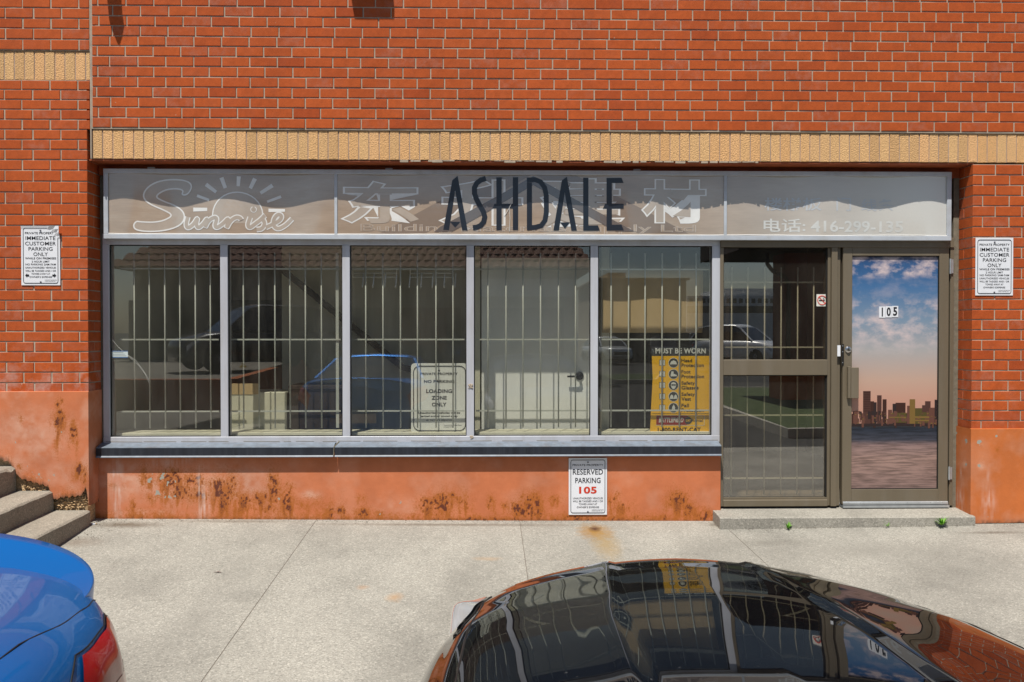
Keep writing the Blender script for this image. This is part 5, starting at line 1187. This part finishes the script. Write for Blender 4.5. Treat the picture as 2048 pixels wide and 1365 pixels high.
# ================================================================ cars
def interp(tab, x):
    if x <= tab[0][0]: return tab[0][1]
    for (a, b_) in zip(tab, tab[1:]):
        if x <= b_[0]:
            t = (x-a[0])/(b_[0]-a[0]); t = t*t*(3-2*t)*.5 + t*.5
            return a[1]+(b_[1]-a[1])*t
    return tab[-1][1]
def cr(p, v):                                                # Catmull-Rom through section points
    n = len(p)-1; i = min(int(v*n), n-1); t = v*n-i
    P = [p[max(0, i-1)], p[i], p[i+1], p[min(n, i+2)]]
    return tuple(.5*((2*P[1][k]) + (-P[0][k]+P[2][k])*t + (2*P[0][k]-5*P[1][k]+4*P[2][k]-P[3][k])*t*t + (-P[0][k]+3*P[1][k]-3*P[2][k]+P[3][k])*t**3) for k in (0, 1))
class Body:
    """local: y = 0 at the end that faces the wall, y grows towards the other end; z from the road"""
    def __init__(s, L, zt, hw, bow0=.5, bow1=.4, extra=None, crown=.02, sh=1.0, square=False): s.square = square; s.L = L; s.zt = zt; s.hw = hw; s.b0 = bow0; s.b1 = bow1; s.extra = extra; s.crown = crown; s.sh = sh
    def pt(s, y, v, off=0.0):
        W_, z = interp(s.hw, y), interp(s.zt, y); h = z-.24; k = s.sh
        sec = [(0, z+s.crown), (.38*W_, z+s.crown*.9), (.70*W_, z+s.crown*.35), (.84*W_, z-.018*k), (.925*W_, z-.065*k), (.97*W_, z-.16*k), (1.0*W_, z-.30*k), (.995*W_, .24+h*.42), (.965*W_, .24+h*.2), (.90*W_, .24)]
        if s.square: sec = [(0, z+s.crown), (.40*W_, z+s.crown*.86), (.70*W_, z+s.crown*.40), (.825*W_, z-.004), (.885*W_, z-.038), (.945*W_, z-.092), (1.0*W_, z-.22), (1.0*W_, .24+h*.42), (.97*W_, .24+h*.2), (.90*W_, .24)]
        x, zz = cr(sec, v)
        f0 = max(0, 1-y/1.1)**1.5; f1 = max(0, 1-(s.L-y)/1.1)**1.5
        yy = y + s.b0*f0*(x*x) - s.b1*f1*(x*x)
        if s.extra: zz += s.extra(x, y, v)
        if off:
            e = 1e-3; a = s.pt(min(s.L, y+e), v); b_ = s.pt(max(0, y-e), v); c_ = s.pt(y, min(1, v+e)); d = s.pt(y, max(0, v-e))
            n = (Vector(a)-Vector(b_)).cross(Vector(c_)-Vector(d)); n = n.normalized() if n.length > 0 else Vector((0, 0, 1))
            if n.dot(Vector((x, 0, zz-.5))) < 0: n = -n
            return (x+n.x*off, yy+n.y*off, zz+n.z*off)
        return (x, yy, zz)
    def skin(s, y0, y1, v0, v1, ny, nv, off=0.0, side=1):
        b = MB(); b.grid(lambda u, w: (lambda p: (p[0]*side, p[1], p[2]))(s.pt(y0+(y1-y0)*u, v0+(v1-v0)*w, off)), ny, nv); return b
    def shell(s, ysamp, nv):
        b = MB(); n = len(ysamp); vv = [i/nv for i in range(nv+1)]
        for y in ysamp:
            row = [s.pt(y, v) for v in vv]; full = [(-p[0], p[1], p[2]) for p in row[::-1]][:-1] + row; b.v += full
        m = 2*nv+1
        for j in range(n-1):
            for i in range(m-1): a = j*m+i; b.f.append((a, a+1, a+1+m, a+m))
        b.f.append(tuple(range(m))); b.f.append(tuple((n-1)*m+i for i in range(m-1, -1, -1)))
        for j in range(n-1): b.f.append((j*m, (j+1)*m, (j+1)*m+m-1, j*m+m-1))
        return b
def carpaint(name, col, metal=0.0, rough=.35, coat=1.0, dust=0.0, ior=1.5, spec=.3):
    m, nt, nd, lk, p = newmat(name); tc = nd.new('ShaderNodeTexCoord').outputs['Object']
    c = tuple(col)
    if dust:
        r1 = ramp(nt, [(.70, 0.0), (.78, dust)]); lk.new(noisetex(nt, tc, 95, 2, .5), r1.inputs[0]); r2 = ramp(nt, [(.45, 0), (.65, 1)]); lk.new(noisetex(nt, tc, 3, 4, .6), r2.inputs[0])
        c = mixc(nt, mth(nt, 'MULTIPLY', r1.outputs[0], r2.outputs[0]), c, (.45, .44, .42)); lk.new(c, p.inputs['Base Color'])
    else: p.inputs['Base Color'].default_value = (*c, 1)
    p.inputs['Metallic'].default_value = metal; p.inputs['Roughness'].default_value = rough
    p.inputs['Coat Weight'].default_value = coat; p.inputs['Coat Roughness'].default_value = .015; p.inputs['Coat IOR'].default_value = ior; p.inputs['Specular IOR Level'].default_value = spec
    return m
M['tyre'] = pm('tyre_rubber', (.02, .02, .02), .85, var=.1, obj=True); M['rim'] = pm('alloy_rim', (.45, .45, .46), .3, .8, var=.05, obj=True)
M['carglass'] = carpaint('car_glass', (.008, .010, .011), 0, .05, 1.0); M['trim'] = flat('black_trim', (.012, .012, .012), .5)
M['redlens'] = carpaint('red_lens', (.34, .002, .004), 0, .3, .7, ior=1.33, spec=.1); M['pinkreflection'] = carpaint('pink_ground_reflection', (.50, .12, .08), 0, .3, .8, ior=1.35); M['clearlens'] = carpaint('clear_lens', (.55, .55, .56), .2, .12, 1.0); M['chromecar'] = pm('car_chrome', (.7, .7, .7), .12, 1.0, var=.02, obj=True)
def wheels(root, L, hw, r=.33, ax=(.85, None)):
    for y in (ax[0], L-.95 if ax[1] is None else ax[1]):
        for sd_ in (-1, 1):
            x = sd_*(hw-.11); w = MB().lathe([(r*.62, -.10), (r*.93, -.105), (r, -.07), (r, .07), (r*.93, .105), (r*.62, .10)], (x, y, r), 'x', 28).build('wheel', M['tyre'], root, smooth=False)
            b = MB(); b.lathe([(r*.16, .0), (r*.16, sd_*.085), (r*.05, sd_*.09)], (x, y, r), 'x', 14)
            b.lathe([(r*.66, sd_*.060), (r*.66, sd_*.098), (r*.58, sd_*.098), (r*.58, sd_*.060)], (x, y, r), 'x', 24)
            for k in range(10):
                a = 2*math.pi*k/10; b.tube([(x+sd_*.08, y+r*.12*math.cos(a), r+r*.12*math.sin(a)), (x+sd_*.078, y+r*.62*math.cos(a), r+r*.62*math.sin(a))], [.028, .018], 5)
            b.build('rim', M['rim'], w)
def greenhouse(root, prof, hw0, hw1, zb, paint, pillars=()):
    """prof: list of (y, z) from one end of the glasshouse over the roof to the other"""
    b = MB(); n = len(prof); top = max(p[1] for p in prof)
    sec = []
    for (y, z) in prof:
        t = (z-zb)/(top-zb+1e-6); hw = hw0+(hw1-hw0)*t; sec.append([(hw, y, z), (hw*.80, y, z+.03*t), (0, y, z+.05*t), (-hw*.80, y, z+.03*t), (-hw, y, z)])
    b.v = [p for s in sec for p in s]
    b.f = [(j*5+i, j*5+i+1, (j+1)*5+i+1, (j+1)*5+i) for j in range(n-1) for i in range(4)]
    for i in (0, 4): b.f.append(tuple(j*5+i for j in range(n)) if i else tuple(j*5 for j in range(n-1, -1, -1)))
    b.f.append(tuple((0, 1, 2, 3, 4))); b.f.append(tuple((n-1)*5+i for i in (4, 3, 2, 1, 0)))
    return b.build('cabin_glass', M['carglass'], root, smooth=False)
def roof_panel(root, prof, i0, i1, hw0, hw1, zb, paint):
    b = MB(); top = max(p[1] for p in prof); P = prof[i0:i1+1]
    for (y, z) in P:
        t = (z-zb)/(top-zb); hw = hw0+(hw1-hw0)*t; b.v += [(hw+.012, y, z-.02), (hw+.008, y, z+.012), (hw*.80, y, z+.03*t+.010), (0, y, z+.05*t+.010), (-hw*.80, y, z+.03*t+.010), (-hw-.008, y, z+.012), (-hw-.012, y, z-.02)]
    b.f = [(j*7+i, j*7+i+1, (j+1)*7+i+1, (j+1)*7+i) for j in range(len(P)-1) for i in range(6)]
    o = b.build('roof', paint, root, smooth=True); md = o.modifiers.new('thickness', 'SOLIDIFY'); md.thickness = .012
    for sd_ in (-1, 1):                                      # pillars along both sloping ends
        for (a, c_) in ((prof[0], prof[i0]), (prof[i1], prof[-1])):
            def q(p): t = (p[1]-zb)/(top-zb); return (sd_*(hw0+(hw1-hw0)*t+.004), p[0], p[1])
            MB().tube([q(a), q(c_)], .035, 6).build('pillar', paint, root)
        ym = (prof[i0][0]+prof[i1][0])/2; MB().tube([(sd_*(hw0+.004), ym, zb), (sd_*(hw1+.006), ym+.03, top-.01)], .03, 6).build('pillar', paint, root)

# ---- blue saloon, its tail to the wall
BX, BYR = -1.80, -3.88
bg_ = gz(BX, BYR)+.0
blue = carpaint('blue_metallic_paint', (.0015, .15, .50), .55, .38, .55, ior=1.40)
bz = 1.135
bb = Body(4.55, [(0, bz-.18), (.015, bz-.07), (.05, bz-.028), (.12, bz-.012), (.35, bz-.004), (.7, bz+.02), (1.2, bz+.0), (3.2, bz-.06), (3.5, bz-.10), (4.2, bz-.25), (4.45, bz-.42), (4.55, bz-.55)], [(0, .66), (.03, .74), (.10, .81), (.25, .865), (.5, .90), (1.0, .915), (3.6, .90), (4.2, .82), (4.55, .62)], bow0=.50, bow1=.35, crown=.022)
bc = thing('parked_car', 'glossy blue saloon with a boot lip spoiler, cut off at the lower left', 'car', (0, 0, 0)); bc.location = (BX, BYR, bg_); bc.rotation_euler = (R(-.7), 0, R(180)); ORG[bc] = Vector()
ysm = [0, .008, .02, .035, .055, .08, .12, .17, .23, .3, .4, .5, .65, .8, 1.0, 1.3, 1.7, 2.2, 2.8, 3.2, 3.5, 3.8, 4.0, 4.2, 4.35, 4.45, 4.52, 4.55]
bb.shell(ysm, 54).build('body', blue, bc, smooth=True)
# boot lid gap
def vpath(body, pts, r, name, mat, root, off=.0005, side=1, n=10):
    q = []
    for (a, c_) in zip(pts, pts[1:]):
        for k in range(n): t = k/n; p = body.pt(a[0]+(c_[0]-a[0])*t, a[1]+(c_[1]-a[1])*t, off); q.append((p[0]*side, p[1], p[2]))
    p = body.pt(pts[-1][0], pts[-1][1], off); q.append((p[0]*side, p[1], p[2])); return MB().tube(q, r, 5).build(name, mat, root)
for sd_ in (-1, 1):
    vpath(bb, [(.085, .375), (.25, .345), (.7, .325), (1.05, .320)], .0022, 'boot_gap', M['trim'], bc, -.001, sd_)
    o = bb.skin(.115, .012, .46, .74, 22, 16, .006, sd_); 
    # tail lamp, a pointed lens wrapping the corner
    def lamp(u, w):
        y = .010 + (.62-.10*(1-w))*u; v0 = .445+.010*u; v1 = .635-.075*u*u
        if v1 < v0: v1 = v0
        p = bb.pt(y, v0+(v1-v0)*w, .004+.014*math.sin(math.pi*u)*math.sin(math.pi*w)); return (p[0]*sd_, p[1], p[2])
    tl = MB().grid(lamp, 18, 14).build('tail_lamp', M['redlens'], bc, smooth=True)
    def lamp2(u, w):
        y = .012 + .50*u; v0 = .575-.01*u; v1 = .622-.05*u*u; p = bb.pt(y, v0+(v1-v0)*w, .016); return (p[0]*sd_, p[1], p[2])
    MB().grid(lamp2, 10, 6).build('lamp_ground_reflection', M['pinkreflection'], tl, smooth=True)  # pavement reflected in the lower lamp, painted as a pink patch
    vpath(bb, [(.010, .640), (.3, .625), (.62, .575), (.66, .50), (.56, .445), (.01, .435)], .0022, 'lamp_gap', M['trim'], bc, .001, sd_)
# lip spoiler
def lip(u, w):
    th = (-1+2*u)*math.pi/2; x = math.copysign(abs(math.sin(th))**.80, th); xx = x*.705; e = max(0.0, math.cos(th))**.7
    y0 = .34*(1-max(0.0, math.cos(th))**.80); zc = bz-.034+.026*(1-x*x)
    sec = [(-.020*e-.002, -.085), (-.058*e, .045*e), (-.048*e, .078*e+.004), (.03*e, .046*e+.005), (.16*e+.004, .0045)]
    k = w*4; i = min(3, int(k)); t = k-i; dy = sec[i][0]+(sec[i+1][0]-sec[i][0])*t; dz_ = sec[i][1]+(sec[i+1][1]-sec[i][1])*t
    return (xx*.99, .06+y0+dy, zc+(dz_*(.25+.75*e) if dz_ > 0 else dz_))
MB().grid(lip, 60, 12).build('boot_spoiler', blue, bc, smooth=True)
pf = [(1.12, bz+.0), (1.50, bz+.17), (1.80, bz+.27), (2.2, bz+.30), (2.6, bz+.27), (3.40, bz-.07)]
greenhouse(bc, pf, .76, .56, bz, blue); roof_panel(bc, pf, 2, 4, .76, .56, bz, blue)
wheels(bc, 4.55, .90, ax=(.98, 3.72))
bx(-.26, .26, -.012, .01, .62, .74).build('number_plate', M['signwhite'], bc)

# ---- black hatchback, its bonnet to the wall
KX, KYF = .660, -3.325
black = carpaint('black_gloss_paint', (.0022, .0022, .0032), 0, .4, 1.0, dust=.30, ior=1.46, spec=0.0)
kg = gz(KX, KYF-1)
def kextra(x, y, v):
    ax_ = abs(x); xc = .235+.075*min(1, max(0, y-.1)); fade = min(1, max(0, (y-.05)/.12))
    if v > .42: return 0
    d = ax_-xc
    ridge = .009*math.exp(-(d/.012)**2) if d < 0 else .009*math.exp(-(d/.06)**2)
    return (ridge + .006*max(0, 1-(ax_/xc)**2))*fade
hz0 = 1.02
kb = Body(4.3, [(0, .66), (.012, .78), (.035, .87), (.07, .915), (.12, .94), (.20, hz0-.055), (.5, hz0-.018), (.9, hz0+.022), (1.25, hz0+.050), (1.65, hz0+.078), (2.4, hz0+.05), (4.0, hz0+.0), (4.2, hz0-.1), (4.3, hz0-.35)], [(0, .70), (.03, .74), (.08, .765), (.2, .785), (.5, .815), (1.0, .85), (3.5, .86), (4.3, .74)], bow0=.66, bow1=.3, extra=kextra, crown=.058, square=True)
kc = thing('parked_car', 'glossy black car with creased bonnet facing the shop, cut off by the lower edge', 'car', (0, 0, 0)); kc.location = (KX, KYF, kg); kc.rotation_euler = (R(0), 0, R(178)); ORG[kc] = Vector()
ysm = [0, .006, .014, .024, .036, .05, .07, .09, .12, .15, .19, .24, .3, .37, .45, .55, .65, .75, .85, .95, 1.05, 1.15, 1.25, 1.4, 1.55, 1.7, 2, 2.6, 3.2, 3.7, 4.0, 4.15, 4.25, 4.3]
kb.shell(ysm, 150).build('body', black, kc, smooth=True)
for sd_ in (-1, 1):
    vpath(kb, [(.055, .365), (.12, .355), (.4, .345), (.8, .335), (1.60, .325)], .0040, 'bonnet_gap', M['trim'], kc, -.0015, sd_, 14)
    def hl(u, w):
        y = .06+.80*u; v0 = .368+.030*u; v1 = .56-.10*u*u; p = kb.pt(y, v0+(v1-v0)*w, .010+(.045 if sd_ > 0 else .008)*math.sin(math.pi*u)*math.sin(math.pi*w)); return (p[0]*sd_, p[1], p[2])
    MB().grid(hl, 18, 8).build('headlamp', M['clearlens'], kc, smooth=True)
    vpath(kb, [(.05, .358), (.35, .366), (.86, .386)], .0030, 'headlamp_gap', M['trim'], kc, .001, sd_)
vpath(kb, [(.036, .0), (.040, .2), (.052, .365)], .0040, 'bonnet_front_gap', M['trim'], kc, -.0015, 1); vpath(kb, [(.036, .0), (.040, .2), (.052, .365)], .0040, 'bonnet_front_gap', M['trim'], kc, -.0015, -1)
pf = [(1.66, hz0+.07), (2.10, hz0+.27), (2.45, hz0+.37), (2.9, hz0+.41), (3.5, hz0+.37), (4.15, hz0+.02)]
greenhouse(kc, pf, .77, .56, hz0+.05, black); roof_panel(kc, pf, 2, 4, .77, .56, hz0+.05, black)
wheels(kc, 4.3, .90, ax=(.86, 3.45))
bx(-.42, .42, -.014, .03, .48, .66).build('grille', M['trim'], kc, bevel=.01)

# ---- cars across the road, seen only as reflections in the glass
def far_car(label, x, y, rot, col, suv, zg=None):
    c_ = thing('parked_car', label, 'car', (x, y, 0), 'cars parked across the road'); c_.location = (x, y, far_z(x, y) if zg is None else zg); c_.rotation_euler = (0, 0, rot); ORG[c_] = Vector()
    pt_ = carpaint('far_paint', col, .2, .3, 1.0); L = 4.5; z = 1.02 if suv else .92; tp = .66 if suv else .50
    B = Body(L, [(0, .62), (.04, .74), (.15, .82), (.6, z-.06), (1.2, z), (3.6, z), (4.2, z-.02), (4.45, z-.12), (4.5, z-.3)], [(0, .70), (.1, .78), (.4, .86), (1, .90), (3.8, .90), (4.5, .74)], bow0=.3, bow1=.25)
    B.shell([0, .02, .06, .15, .3, .6, 1, 1.5, 2.2, 3, 3.6, 4, 4.3, 4.45, 4.5], 18).build('body', pt_, c_, smooth=True)
    pf = [(1.1, z), (1.75, z+tp*.8), (2.1, z+tp), (3.3, z+tp), (4.0 if suv else 3.5, z+tp*.85), (4.4 if suv else 4.05, z)]
    greenhouse(c_, pf, .78, .60, z-.02, pt_); roof_panel(c_, pf, 1, 4, .78, .60, z-.02, pt_); wheels(c_, L, .90)
    for sd_ in (-1, 1):
        MB().grid(lambda u, w: (lambda p: (p[0]*sd_, p[1], p[2]))(B.pt(.03+.3*u, .46+.12*w*(1-u*.6), .006)), 8, 5).build('headlamp', M['clearlens'], c_, smooth=True)
        MB().grid(lambda u, w: (lambda p: (p[0]*sd_, p[1], p[2]))(B.pt(4.45-.2*u, .46+.14*w, .006)), 8, 5).build('tail_lamp', M['redlens'], c_, smooth=True)
    bx(-.45, .45, -.012, .03, .45, .62).build('grille', M['trim'], c_)
def refl(px, dist): return (px-989)*dist/F, -(dist-6.9)        # where a mirrored pixel lies at a mirrored distance
for (px, d, rot, col, suv, lb, zg) in [(1572, 36, R(140), (.82, .83, .84), True, 'white sports utility vehicle reflected in the sidelight', .05), (1245, 46, R(165), (.75, .76, .76), False, 'pale car reflected in the fifth pane, at the left of the row', -.3), (1335, 47, R(183), (.03, .03, .035), False, 'dark car reflected in the fifth pane, middle of the row', -.3), (1420, 47, R(178), (.05, .055, .06), True, 'dark car reflected at the right edge of the fifth pane', -.3), (345, 21, R(232), (.015, .017, .02), True, 'dark vehicle reflected in the first pane, above the retaining wall', .46)]:
    x, y = refl(px, d); far_car(lb, x, y, rot, col, suv, zg)
# ================================================================ the other side of the road, which the glass reflects
M['tile'] = pm('brown_roof_tile', (.19, .085, .05), .8, var=.3, vscale=5); M['creamwall'] = pm('cream_render', (.34, .31, .25), .9, var=.08); M['beige'] = pm('beige_render', (.46, .36, .23), .9, var=.08)
M['office'] = pm('pale_cladding', (.62, .63, .62), .8, var=.05); M['farglass'] = carpaint('far_window_glass', (.03, .04, .05), 0, .08, .8)
M['darkbrick'] = pm('dark_red_brick', (.17, .055, .035), .9, var=.2, vscale=9); M['grass'] = pm('short_grass', (.045, .068, .018), .95, var=.45, vscale=6, bmp=.8, bscale=60); M['kerb'] = pm('kerb_concrete', (.36, .34, .29), .9, var=.12)
M['hydrant'] = pm('yellow_hydrant_paint', (.42, .27, .03), .6, var=.15)
d0 = 30.0; yb = -(d0-6.9)
def RX(px, d=d0): return (px-989)*d/F
def RZ(py, d=d0): return 1.49 + (662-py)*d/F
ob = thing('tiled_roof_building', 'low cream building with a brown tiled hip roof, reflected across the panes', 'building', (RX(700), yb-5, -.5))
xa, xb = RX(225), RX(1190); ze_, zr = RZ(537), RZ(384); dp = 9.0
bx(xa+.6, xb-.6, yb-dp, yb-.6, -.8, ze_).build('wall', M['creamwall'], ob)
rf = MB(); hx = 3.6
rf.add([(xa, yb, ze_), (xb, yb, ze_), (xb, yb-dp-.6, ze_), (xa, yb-dp-.6, ze_), (xa+hx, yb-hx, zr), (xb-hx*.5, yb-hx, zr)], [(0, 1, 5, 4), (1, 2, 5), (2, 3, 4, 5), (3, 0, 4), (0, 3, 2, 1)])
ro = rf.build('roof', M['tile'], ob)
tl = MB(); nr = 11                                           # tile courses as overlapping steps with rolled tiles
for k in range(nr):
    t = k/nr; y = yb-hx*t; z = ze_+(zr-ze_)*t; a = xa+hx*t; c_ = xb-hx*.5*t; n = int((c_-a)/.30)
    for i in range(n):
        x = a+(c_-a)*i/n; w_ = (c_-a)/n
        for q in range(4):
            h0 = .05*abs(math.sin(math.pi*q/4)); h1 = .05*abs(math.sin(math.pi*(q+1)/4)); s0, s1 = x+w_*q/4, x+w_*(q+1)/4; y2 = yb-hx*(t+1.15/nr); z2 = ze_+(zr-ze_)*(t+1.15/nr)
            tl.add([(s0, y+.03, z+.04+h0), (s1, y+.03, z+.04+h1), (s1, y2, z2+.02+h1), (s0, y2, z2+.02+h0), (s0, y+.03, z-.02), (s1, y+.03, z-.02)], [(0, 1, 2, 3), (4, 5, 1, 0)])
tag(tl.build('roof_tiles', M['tile'], ro, fix=False), kind='stuff')
bx(RX(960), RX(1150), yb-.62, yb-.50, RZ(592), RZ(556)).build('sign_band', M['office'], ob)
for (pa, pb) in ((250, 380), (420, 560)): bx(RX(pa), RX(pb), yb-.62, yb-.55, -.45, RZ(600)).build('shop_window', M['farglass'], ob)
for (pa, pb) in ((640, 760), (800, 920), (980, 1130)): bx(RX(pa), RX(pb), yb-.62, yb-.55, -.45, RZ(615)).build('shop_window', M['farglass'], ob)
d1 = 52.0; y1 = -(d1-6.9)
bl = thing('beige_building', 'plain beige flat-roofed building reflected in the fifth pane', 'building', (RX(1285, d1), y1-6, -.5))
bx(RX(1196, d1), RX(1374, d1), y1-12, y1, -.8, RZ(560, d1)).build('wall', M['beige'], bl); bx(RX(1196, d1)-.2, RX(1374, d1)+.2, y1-12.2, y1+.2, RZ(560, d1)+.002, RZ(556, d1)).build('parapet', M['beige'], bl); bx(RX(1225, d1), RX(1262, d1), y1-8, y1-2, RZ(556, d1)+.003, RZ(541, d1)).build('roof_unit', M['beige'], bl)
d2 = 95.0; y2 = -(d2-6.9)
of = thing('office_building', 'pale distant office block with rows of windows reflected in the sidelight', 'building', (RX(1500, d2), y2-8, -.5))
bx(RX(1376, d2), RX(1660, d2), y2-16, y2, -.8, RZ(592, d2)).build('wall', M['office'], of); bx(RX(1455, d2), RX(1570, d2), y2-12, y2-1, RZ(592, d2)+.01, RZ(576, d2)).build('upper_storey', M['office'], of)
for k in range(22):
    pa = 1380+k*12.6; bx(RX(pa, d2), RX(pa+7.5, d2), y2-.05, y2+.03, RZ(606, d2), RZ(597, d2)).build('window', M['farglass'], of)
bx(RX(1376, d2), RX(1660, d2), y2-.05, y2+.04, RZ(626, d2), RZ(612, d2)).build('window_band', M['farglass'], of)
# porch with a brick column
d3 = 21.0; y3 = -(d3-6.9)
pc = thing('brick_porch', 'dark brick porch column with roof overhang and downpipe reflected in the sidelight', 'porch', (RX(1620, d3), y3, -.5))
bx(RX(1574, d3), RX(1760, d3), y3-.9, y3, RZ(753, d3), RZ(505, d3)).build('column', M['darkbrick'], pc); bx(RX(1568, d3), RX(1760, d3), y3-.95, y3+.05, -.8, RZ(753, d3)-.002).build('column_base', M['paint_r'], pc)
bx(RX(1462, d3), RX(1800, d3), y3-3, y3+.8, RZ(505, d3)+.002, RZ(470, d3)).build('roof_overhang', M['idark'], pc)
MB().tube([(RX(1536, d3), y3+.1, RZ(505, d3)), (RX(1536, d3), y3+.1, RZ(528, d3)), (RX(1546, d3), y3+.08, RZ(541, d3)), (RX(1572, d3), y3+.06, RZ(553, d3)), (RX(1580, d3), y3+.06, RZ(566, d3)), (RX(1580, d3), y3+.06, RZ(720, d3))], .055, 8).build('downpipe', M['idark'], pc, smooth=True)
# grass islands with kerbs
def island(label, pts):
    t = thing('grass_island', label, 'grass island', (pts[0][0], pts[0][1], -.5)); t['group'] = 'grass islands across the road'
    b = MB(); b.slab([(x, y, far_z(x, y)+.14) for x, y in pts], .3); b.build('turf', M['grass'], t)
    cx = sum(p[0] for p in pts)/len(pts); cy = sum(p[1] for p in pts)/len(pts)
    for (p, q) in zip(pts, pts[1:]+pts[:1]):
        o_ = lambda r: (r[0]+(r[0]-cx)/max(1, math.hypot(r[0]-cx, r[1]-cy))*.16, r[1]+(r[1]-cy)/max(1, math.hypot(r[0]-cx, r[1]-cy))*.16)
        a, c_ = o_(p), o_(q); b = MB(); b.slab([(p[0], p[1], far_z(*p)+.15), (q[0], q[1], far_z(*q)+.15), (c_[0], c_[1], far_z(*c_)+.15), (a[0], a[1], far_z(*a)+.15)], .3); b.build('kerb', M['kerb'], t)
island('grass island with a kerb reflected in the lower sidelight', [(RX(1440, 26), -18.8), (RX(1440, 20), -13.2), (RX(1650, 13), -7.6), (RX(1760, 13), -7.6), (RX(1700, 26), -18.8)])
island('narrow grass island reflected in the fifth pane', [(RX(1170, 30), -23), (RX(1310, 30), -23), (RX(1310, 35), -27), (RX(1170, 35), -27)])
# raised parking terrace behind an orange retaining wall
tx0 = -16.0; ty0 = -9.3; tx1 = RX(448, 16)
tr = thing('parking_terrace', 'raised parking area behind an orange retaining wall, reflected in the first pane', 'terrace', (tx0, ty0, -.5))
b = MB(); b.slab([(tx0, ty0, .42), (tx1, ty0, .42), (tx1-1.5, -24.0, .42), (tx0, -24.0, .42)], 1.2); b.build('terrace_fill', M['step'], tr)
for (pa, pb) in (((tx0, ty0+.002), (tx1, ty0+.002)), ((tx1, ty0+.002), (tx1-1.5, -24.0))):
    d = Vector((pb[0]-pa[0], pb[1]-pa[1])).normalized()*.2; b = MB(); b.slab([(pa[0], pa[1], .56), (pb[0], pb[1], .56), (pb[0]-d.y, pb[1]+d.x, .56), (pa[0]-d.y, pa[1]+d.x, .56)], 1.3); b.build('retaining_wall', M['paint_r'], tr)
# fire hydrant
hx_, hy_ = refl(488, 24.5); hz_ = far_z(hx_, hy_)
hy = thing('fire_hydrant', 'yellow fire hydrant reflected in the second pane', 'fire hydrant', (hx_, hy_, hz_))
MB().lathe([(.20, 0), (.20, .05), (.13, .06), (.13, .55), (.18, .57), (.18, .63), (.15, .65), (.13, .78), (.07, .86), (.03, .88), (.03, .93)], (hx_, hy_, hz_), 'z', 18).build('barrel', M['hydrant'], hy, smooth=False)
for sd_ in (-1, 1): MB().lathe([(.06, sd_*.10), (.06, sd_*.20), (.075, sd_*.20), (.075, sd_*.25)], (hx_, hy_, hz_+.5), 'x', 12).build('hose_outlet', M['hydrant'], hy)
MB().lathe([(.085, .10), (.085, .20), (.10, .20), (.10, .26)], (hx_, hy_, hz_+.45), 'y', 12).build('pumper_outlet', M['hydrant'], hy)
